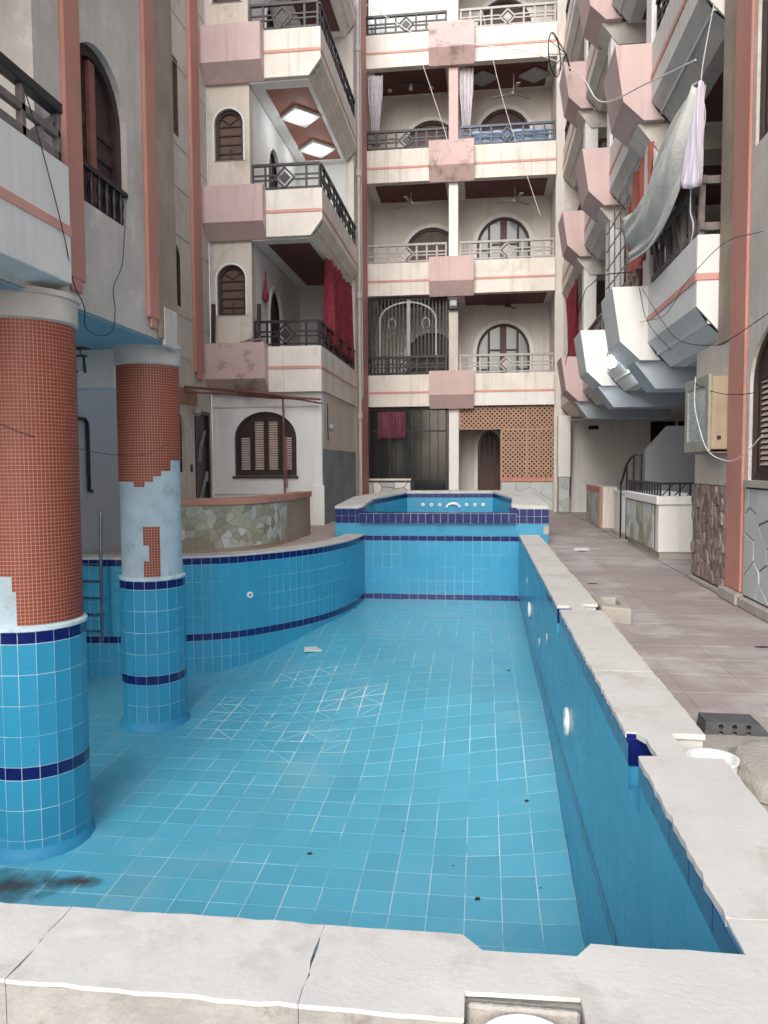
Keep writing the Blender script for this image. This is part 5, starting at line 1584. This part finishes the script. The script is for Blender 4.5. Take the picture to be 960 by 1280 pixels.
# loose tile on the floor
o = MB(Matrix.Translation((-2.33, 10.4, floor_z(-2.33, 10.4)+0.004)) @ Matrix.Rotation(0.2, 4, 'Z') @ Matrix.Rotation(0.03, 4, 'X')).box(-0.125, 0.125, -0.11, 0.11, 0, 0.012).build('loose_tile', m_pvc, None, bevel=0.003)
tag(o, 'single white tile lying loose on the blue pool floor', 'tile')
# specks of dirt
rnd = random.Random(9)
specks = [(0.38, 6.34, .022), (-0.02, 5.16, .026), (-0.2, 5.55, .018), (0.28, 5.1, .014), (0.42, 5.3, .012), (-1.3, 5.6, .024), (-0.62, 6.0, .010), (0.33, 9.3, .03)]
for x, y, r in specks:
    z = floor_z(x, y)
    pts = [(x+r*rnd.uniform(.6, 1.2)*math.cos(a), y+r*rnd.uniform(.6, 1.2)*math.sin(a)) for a in [2*math.pi*i/8 for i in range(8)]]
    mb = MB(); n8 = len(pts)
    mb.add([(p[0], p[1], floor_z(*p)+0.0005) for p in pts]+[(x, y, z+r*0.35)], [(i, (i+1) % 8, 8) for i in range(8)])
    tag(mb.build('dirt_speck', m_dirtspot), 'small dark speck of dirt on the blue pool floor', 'dirt', 'dirt specks on the pool floor')
# dried mud in the near-left corner
for i, (x, y, rx, ry, lb) in enumerate(((-3.35, 4.95, 0.52, 0.30, 'dark dried mud smear on the floor by the thick column, touching the coping'), (-2.9, 5.05, 0.30, 0.12, 'thin brown mud smear on the floor beside the larger dark smear'))):
    pts = [(x+rx*rnd.uniform(.75, 1.15)*math.cos(a), y+ry*rnd.uniform(.75, 1.15)*math.sin(a)) for a in [2*math.pi*k/22 for k in range(22)]]
    mb = MB(); mb.add([(p[0], p[1], floor_z(*p)+0.001) for p in pts]+[(x, y, floor_z(x, y)+0.007)], [(k, (k+1) % 22, 22) for k in range(22)])
    tag(mb.build('mud_smear', m_mud, None, recalc=False), lb, 'mud')

# plaster smear on the front coping
pts = [(-1.02+0.20*rnd.uniform(.7, 1.2)*math.cos(a), 1.79+0.09*rnd.uniform(.7, 1.2)*math.sin(a)) for a in [2*math.pi*k/18 for k in range(18)]]
o = MB().add([(p[0], p[1], 0.1508) for p in pts]+[(-1.02, 1.79, 0.156)], [(k, (k+1) % 18, 18) for k in range(18)]).build('plaster_smear', m_dust, None, recalc=False, smooth=True)
tag(o, 'rough white plaster smear over a joint of the front coping', 'plaster')
# skimmer pits
sb = thing('skimmer_bucket', 'white round skimmer bucket sunk in the front coping pit', 'skimmer', (0.095, 1.56, -0.1))
MB().lathe([(0.085, -0.1), (0.095, 0.118), (0.108, 0.12), (0.108, 0.132), (0.088, 0.132), (0.080, 0.10), (0.072, -0.09), (0.001, -0.09)], 0.095, 1.555, 32).build('bucket', m_pvc, sb, smooth=True)
pitf = thing('skimmer_pit', 'rough cement pit cut into the front coping round the bucket', 'pit', (0.095, 1.6, -0.05))
MB().prism([(-0.033, 1.40), (0.223, 1.40), (0.223, 1.70), (-0.033, 1.692)], 'z', -0.01, 0.085, [[(0.095+0.112*math.cos(a), 1.555+0.112*math.sin(a)) for a in [2*math.pi*i/24 for i in range(24)]]]).build('cement_bed', m_concrete, pitf)
o = MB().box(-0.03, 0.22, 1.672, 1.69, 0.0855, 0.135).build('broken_lip', m_concrete, pitf, bevel=0.006)

sb2 = thing('skimmer_collar', 'white round plastic collar beside the notch in the right coping', 'skimmer', (1.06, 3.55, 0))
MB().lathe([(0.095, -0.02), (0.10, 0.085), (0.108, 0.087), (0.108, 0.097), (0.094, 0.097), (0.09, 0.05), (0.088, 0.03), (0.001, 0.03)], 0.985, 3.375, 32).build('collar', m_pvc, sb2, smooth=True)
bk = thing('hollow_block', 'dark grey hollow block with six holes lying by the coping', 'block', (1.3, 3.95, 0))
hb = []
for i in range(3):
    for j in range(2):
        cx_, cz_ = 1.17+0.065*i, 0.028+0.034*j
        hb.append([(cx_+0.013*math.cos(a), cz_+0.013*math.sin(a)) for a in [2*math.pi*k/8 for k in range(8)]])
MB().prism([(1.09, -0.005), (1.44, -0.005), (1.41, 0.02), (1.35, 0.085), (1.10, 0.088)], 'y', 3.88, 4.02, hb).build('block_body', m_brick, bk)
def lump(name, label, cat, cx_, cy_, sx, sy, sz, mt, seed, z0=0.0, p=3.0):
    r_ = random.Random(seed); mb = MB(); nu, nv = 18, 8
    vs_ = []
    for j in range(nv+1):
        ph = math.pi/2*j/nv
        for i in range(nu):
            a = 2*math.pi*i/nu
            c_, s_ = math.cos(a), math.sin(a)
            k_ = (abs(c_)**p+abs(s_)**p)**(-1/p)
            rr = math.cos(ph)**0.45*k_*(1+r_.uniform(-.05, .05))
            vs_.append((cx_+sx*rr*c_, cy_+sy*rr*s_, z0+sz*math.sin(ph)**0.6*(1+r_.uniform(-.06, .06))))
    fs = [(j*nu+i, j*nu+(i+1) % nu, (j+1)*nu+(i+1) % nu, (j+1)*nu+i) for j in range(nv) for i in range(nu)]
    mb.add(vs_, fs)
    return tag(mb.build(name, mt, None, smooth=True), label, cat)
lump('cement_lump', 'rough grey lump of cement beside the near skimmer opening', 'cement', 1.32, 3.38, 0.24, 0.30, 0.10, m_concrete, 4)
lump('cement_bed', 'low patch of grey cement spread on the paving under the hollow block', 'cement', 1.30, 3.85, 0.36, 0.42, 0.022, m_concrete, 5)
cb = thing('skimmer_block', 'raised grey cement box beside the far skimmer opening', 'block', (1.15, 6.95, 0))
MB().prism([(1.02, 6.70), (1.26, 6.62), (1.31, 7.28), (1.02, 7.32)], 'z', -0.004, 0.14, [[(1.09, 6.82), (1.20, 6.80), (1.22, 7.15), (1.09, 7.17)]]).build('box_wall', m_concrete, cb, bevel=0.01)
MB().prism([(1.085, 6.815), (1.205, 6.795), (1.225, 7.155), (1.085, 7.175)], 'z', 0.0, 0.05).build('box_floor', m_rough, cb)
# leaves and scraps on the walkway
for i, (x, y) in enumerate(((1.25, 8.9), (2.05, 5.9), (1.55, 12.2))):
    o = MB().prism([(x-0.05, y-0.01), (x, y-0.025), (x+0.06, y), (x, y+0.02)], 'z', 0.001, 0.008).build('litter_scrap', m_dirtspot)
    tag(o, 'small dark scrap of litter on the walkway', 'litter', 'litter on the walkway')
o = MB().prism([(1.45, 12.4), (1.7, 12.38), (1.72, 12.75), (1.5, 12.7)], 'z', 0.001, 0.004).build('plaster_spill', m_pvc)
tag(o, 'white plaster spill on the walkway near the low white wall', 'spill')

# ------------------------------------------------------------------ cables
cable('cable', 'black cable hanging from the timber balcony rail down to the soffit beam', [(-3.08, 5.0, 3.95), (-3.10, 5.25, 3.6), (-3.10, 5.5, 3.1), (-3.17, 5.75, 2.8), (-3.22, 6.0, 2.66), (-3.26, 6.08, 2.52), (-3.26, 6.3, 2.48), (-3.26, 6.55, 2.56), (-3.26, 6.62, 2.75), (-3.26, 6.60, 2.95), (-3.26, 6.78, 3.2), (-3.26, 6.85, 3.55)], 0.0042, m_wire)
cable('cable', 'thin black cable strung between the two mosaic columns', [(-3.6, 5.2, 1.72), (-3.3, 5.36, 1.58), (-3.2, 6.2, 1.47), (-3.2, 7.0, 1.47), (-3.3, 7.86, 1.60)], 0.003, m_wire)
cable('cable', 'white cable looping from the meter box towards the shuttered window', [(2.26, 8.6, 2.28), (2.24, 8.55, 2.0), (2.22, 8.3, 1.75), (2.25, 8.05, 1.48), (2.34, 7.7, 1.38), (2.36, 7.3, 1.45), (2.4, 7.0, 1.6)], 0.0055, m_wirewhite)
cable('cable', 'black cable running level along the right wall past the salmon pilaster', [(2.15, 10.9, 3.72), (2.2, 9.9, 3.1), (2.2, 9.0, 2.72), (2.35, 8.2, 2.55), (2.34, 7.6, 2.54), (2.36, 6.5, 2.62)], 0.0042, m_wire)
cable('cable', 'thin grey cable crossing the near white balcony face', [(2.15, 11.0, 3.30), (2.2, 9.8, 3.16), (2.15, 8.6, 3.28), (2.34, 8.0, 3.5), (2.36, 7.0, 3.32)], 0.0036, m_wire)
cable('cable', 'black cable from the meter box across the arched shutter', [(2.3, 8.9, 2.3), (2.25, 8.4, 2.16), (2.34, 7.8, 2.02), (2.40, 7.0, 1.98), (2.40, 6.0, 2.05)], 0.0042, m_wire)
cable('cable', 'white cable dangling down beside the rough pilaster to the timber railing', [(2.30, 8.3, 6.0), (2.22, 8.45, 5.3), (2.28, 8.5, 4.9), (2.18, 8.55, 4.4), (2.2, 8.7, 4.05), (2.18, 8.5, 3.8), (2.2, 8.9, 3.4)], 0.0055, m_wirewhite)
cable('cable', 'white cable sagging across the courtyard from the far facade to the pink boxes', [(-3.3, 22.3, 14.4), (-1.5, 22.0, 13.1), (-0.5, 21.9, 12.9), (0.8, 21.0, 12.2), (1.6, 18.5, 10.6), (1.72, 14.3, 8.2), (1.74, 12.0, 6.7), (2.0, 10.0, 6.0), (2.2, 8.6, 5.55)], 0.010, m_wirewhite)
cable('cable', 'thin pale cable slanting down across the far facade bays', [(-1.9, 22.3, 13.3), (-1.2, 22.2, 11.2), (-0.9, 22.1, 10.2)], 0.008, m_wirewhite)
cable('cable', 'thin pale cable slanting across the blue-railed bay of the far facade', [(0.0, 22.3, 13.9), (0.6, 22.3, 11.4), (1.6, 22.2, 8.3)], 0.008, m_wirewhite)
cable('cable', 'black cable draped between the first pink and white balcony boxes', [(1.85, 17.7, 3.6), (1.95, 15.6, 4.6), (1.9, 14.0, 4.5), (1.9, 12.5, 4.3), (2.1, 11.1, 4.0)], 0.008, m_wire)
cable('cable', 'black cable drooping from the white balcony corner over its soffit', [(2.12, 10.95, 3.75), (2.12, 10.4, 3.2), (2.3, 9.9, 2.75)], 0.0042, m_wire)
# satellite cable on block B corner
cable('cable', 'thin black cable down the wall corner beside the slate panel', [(-3.28, 16.3, 2.7), (-3.29, 16.35, 2.3), (-3.29, 16.4, 1.9)], 0.010, m_wire)
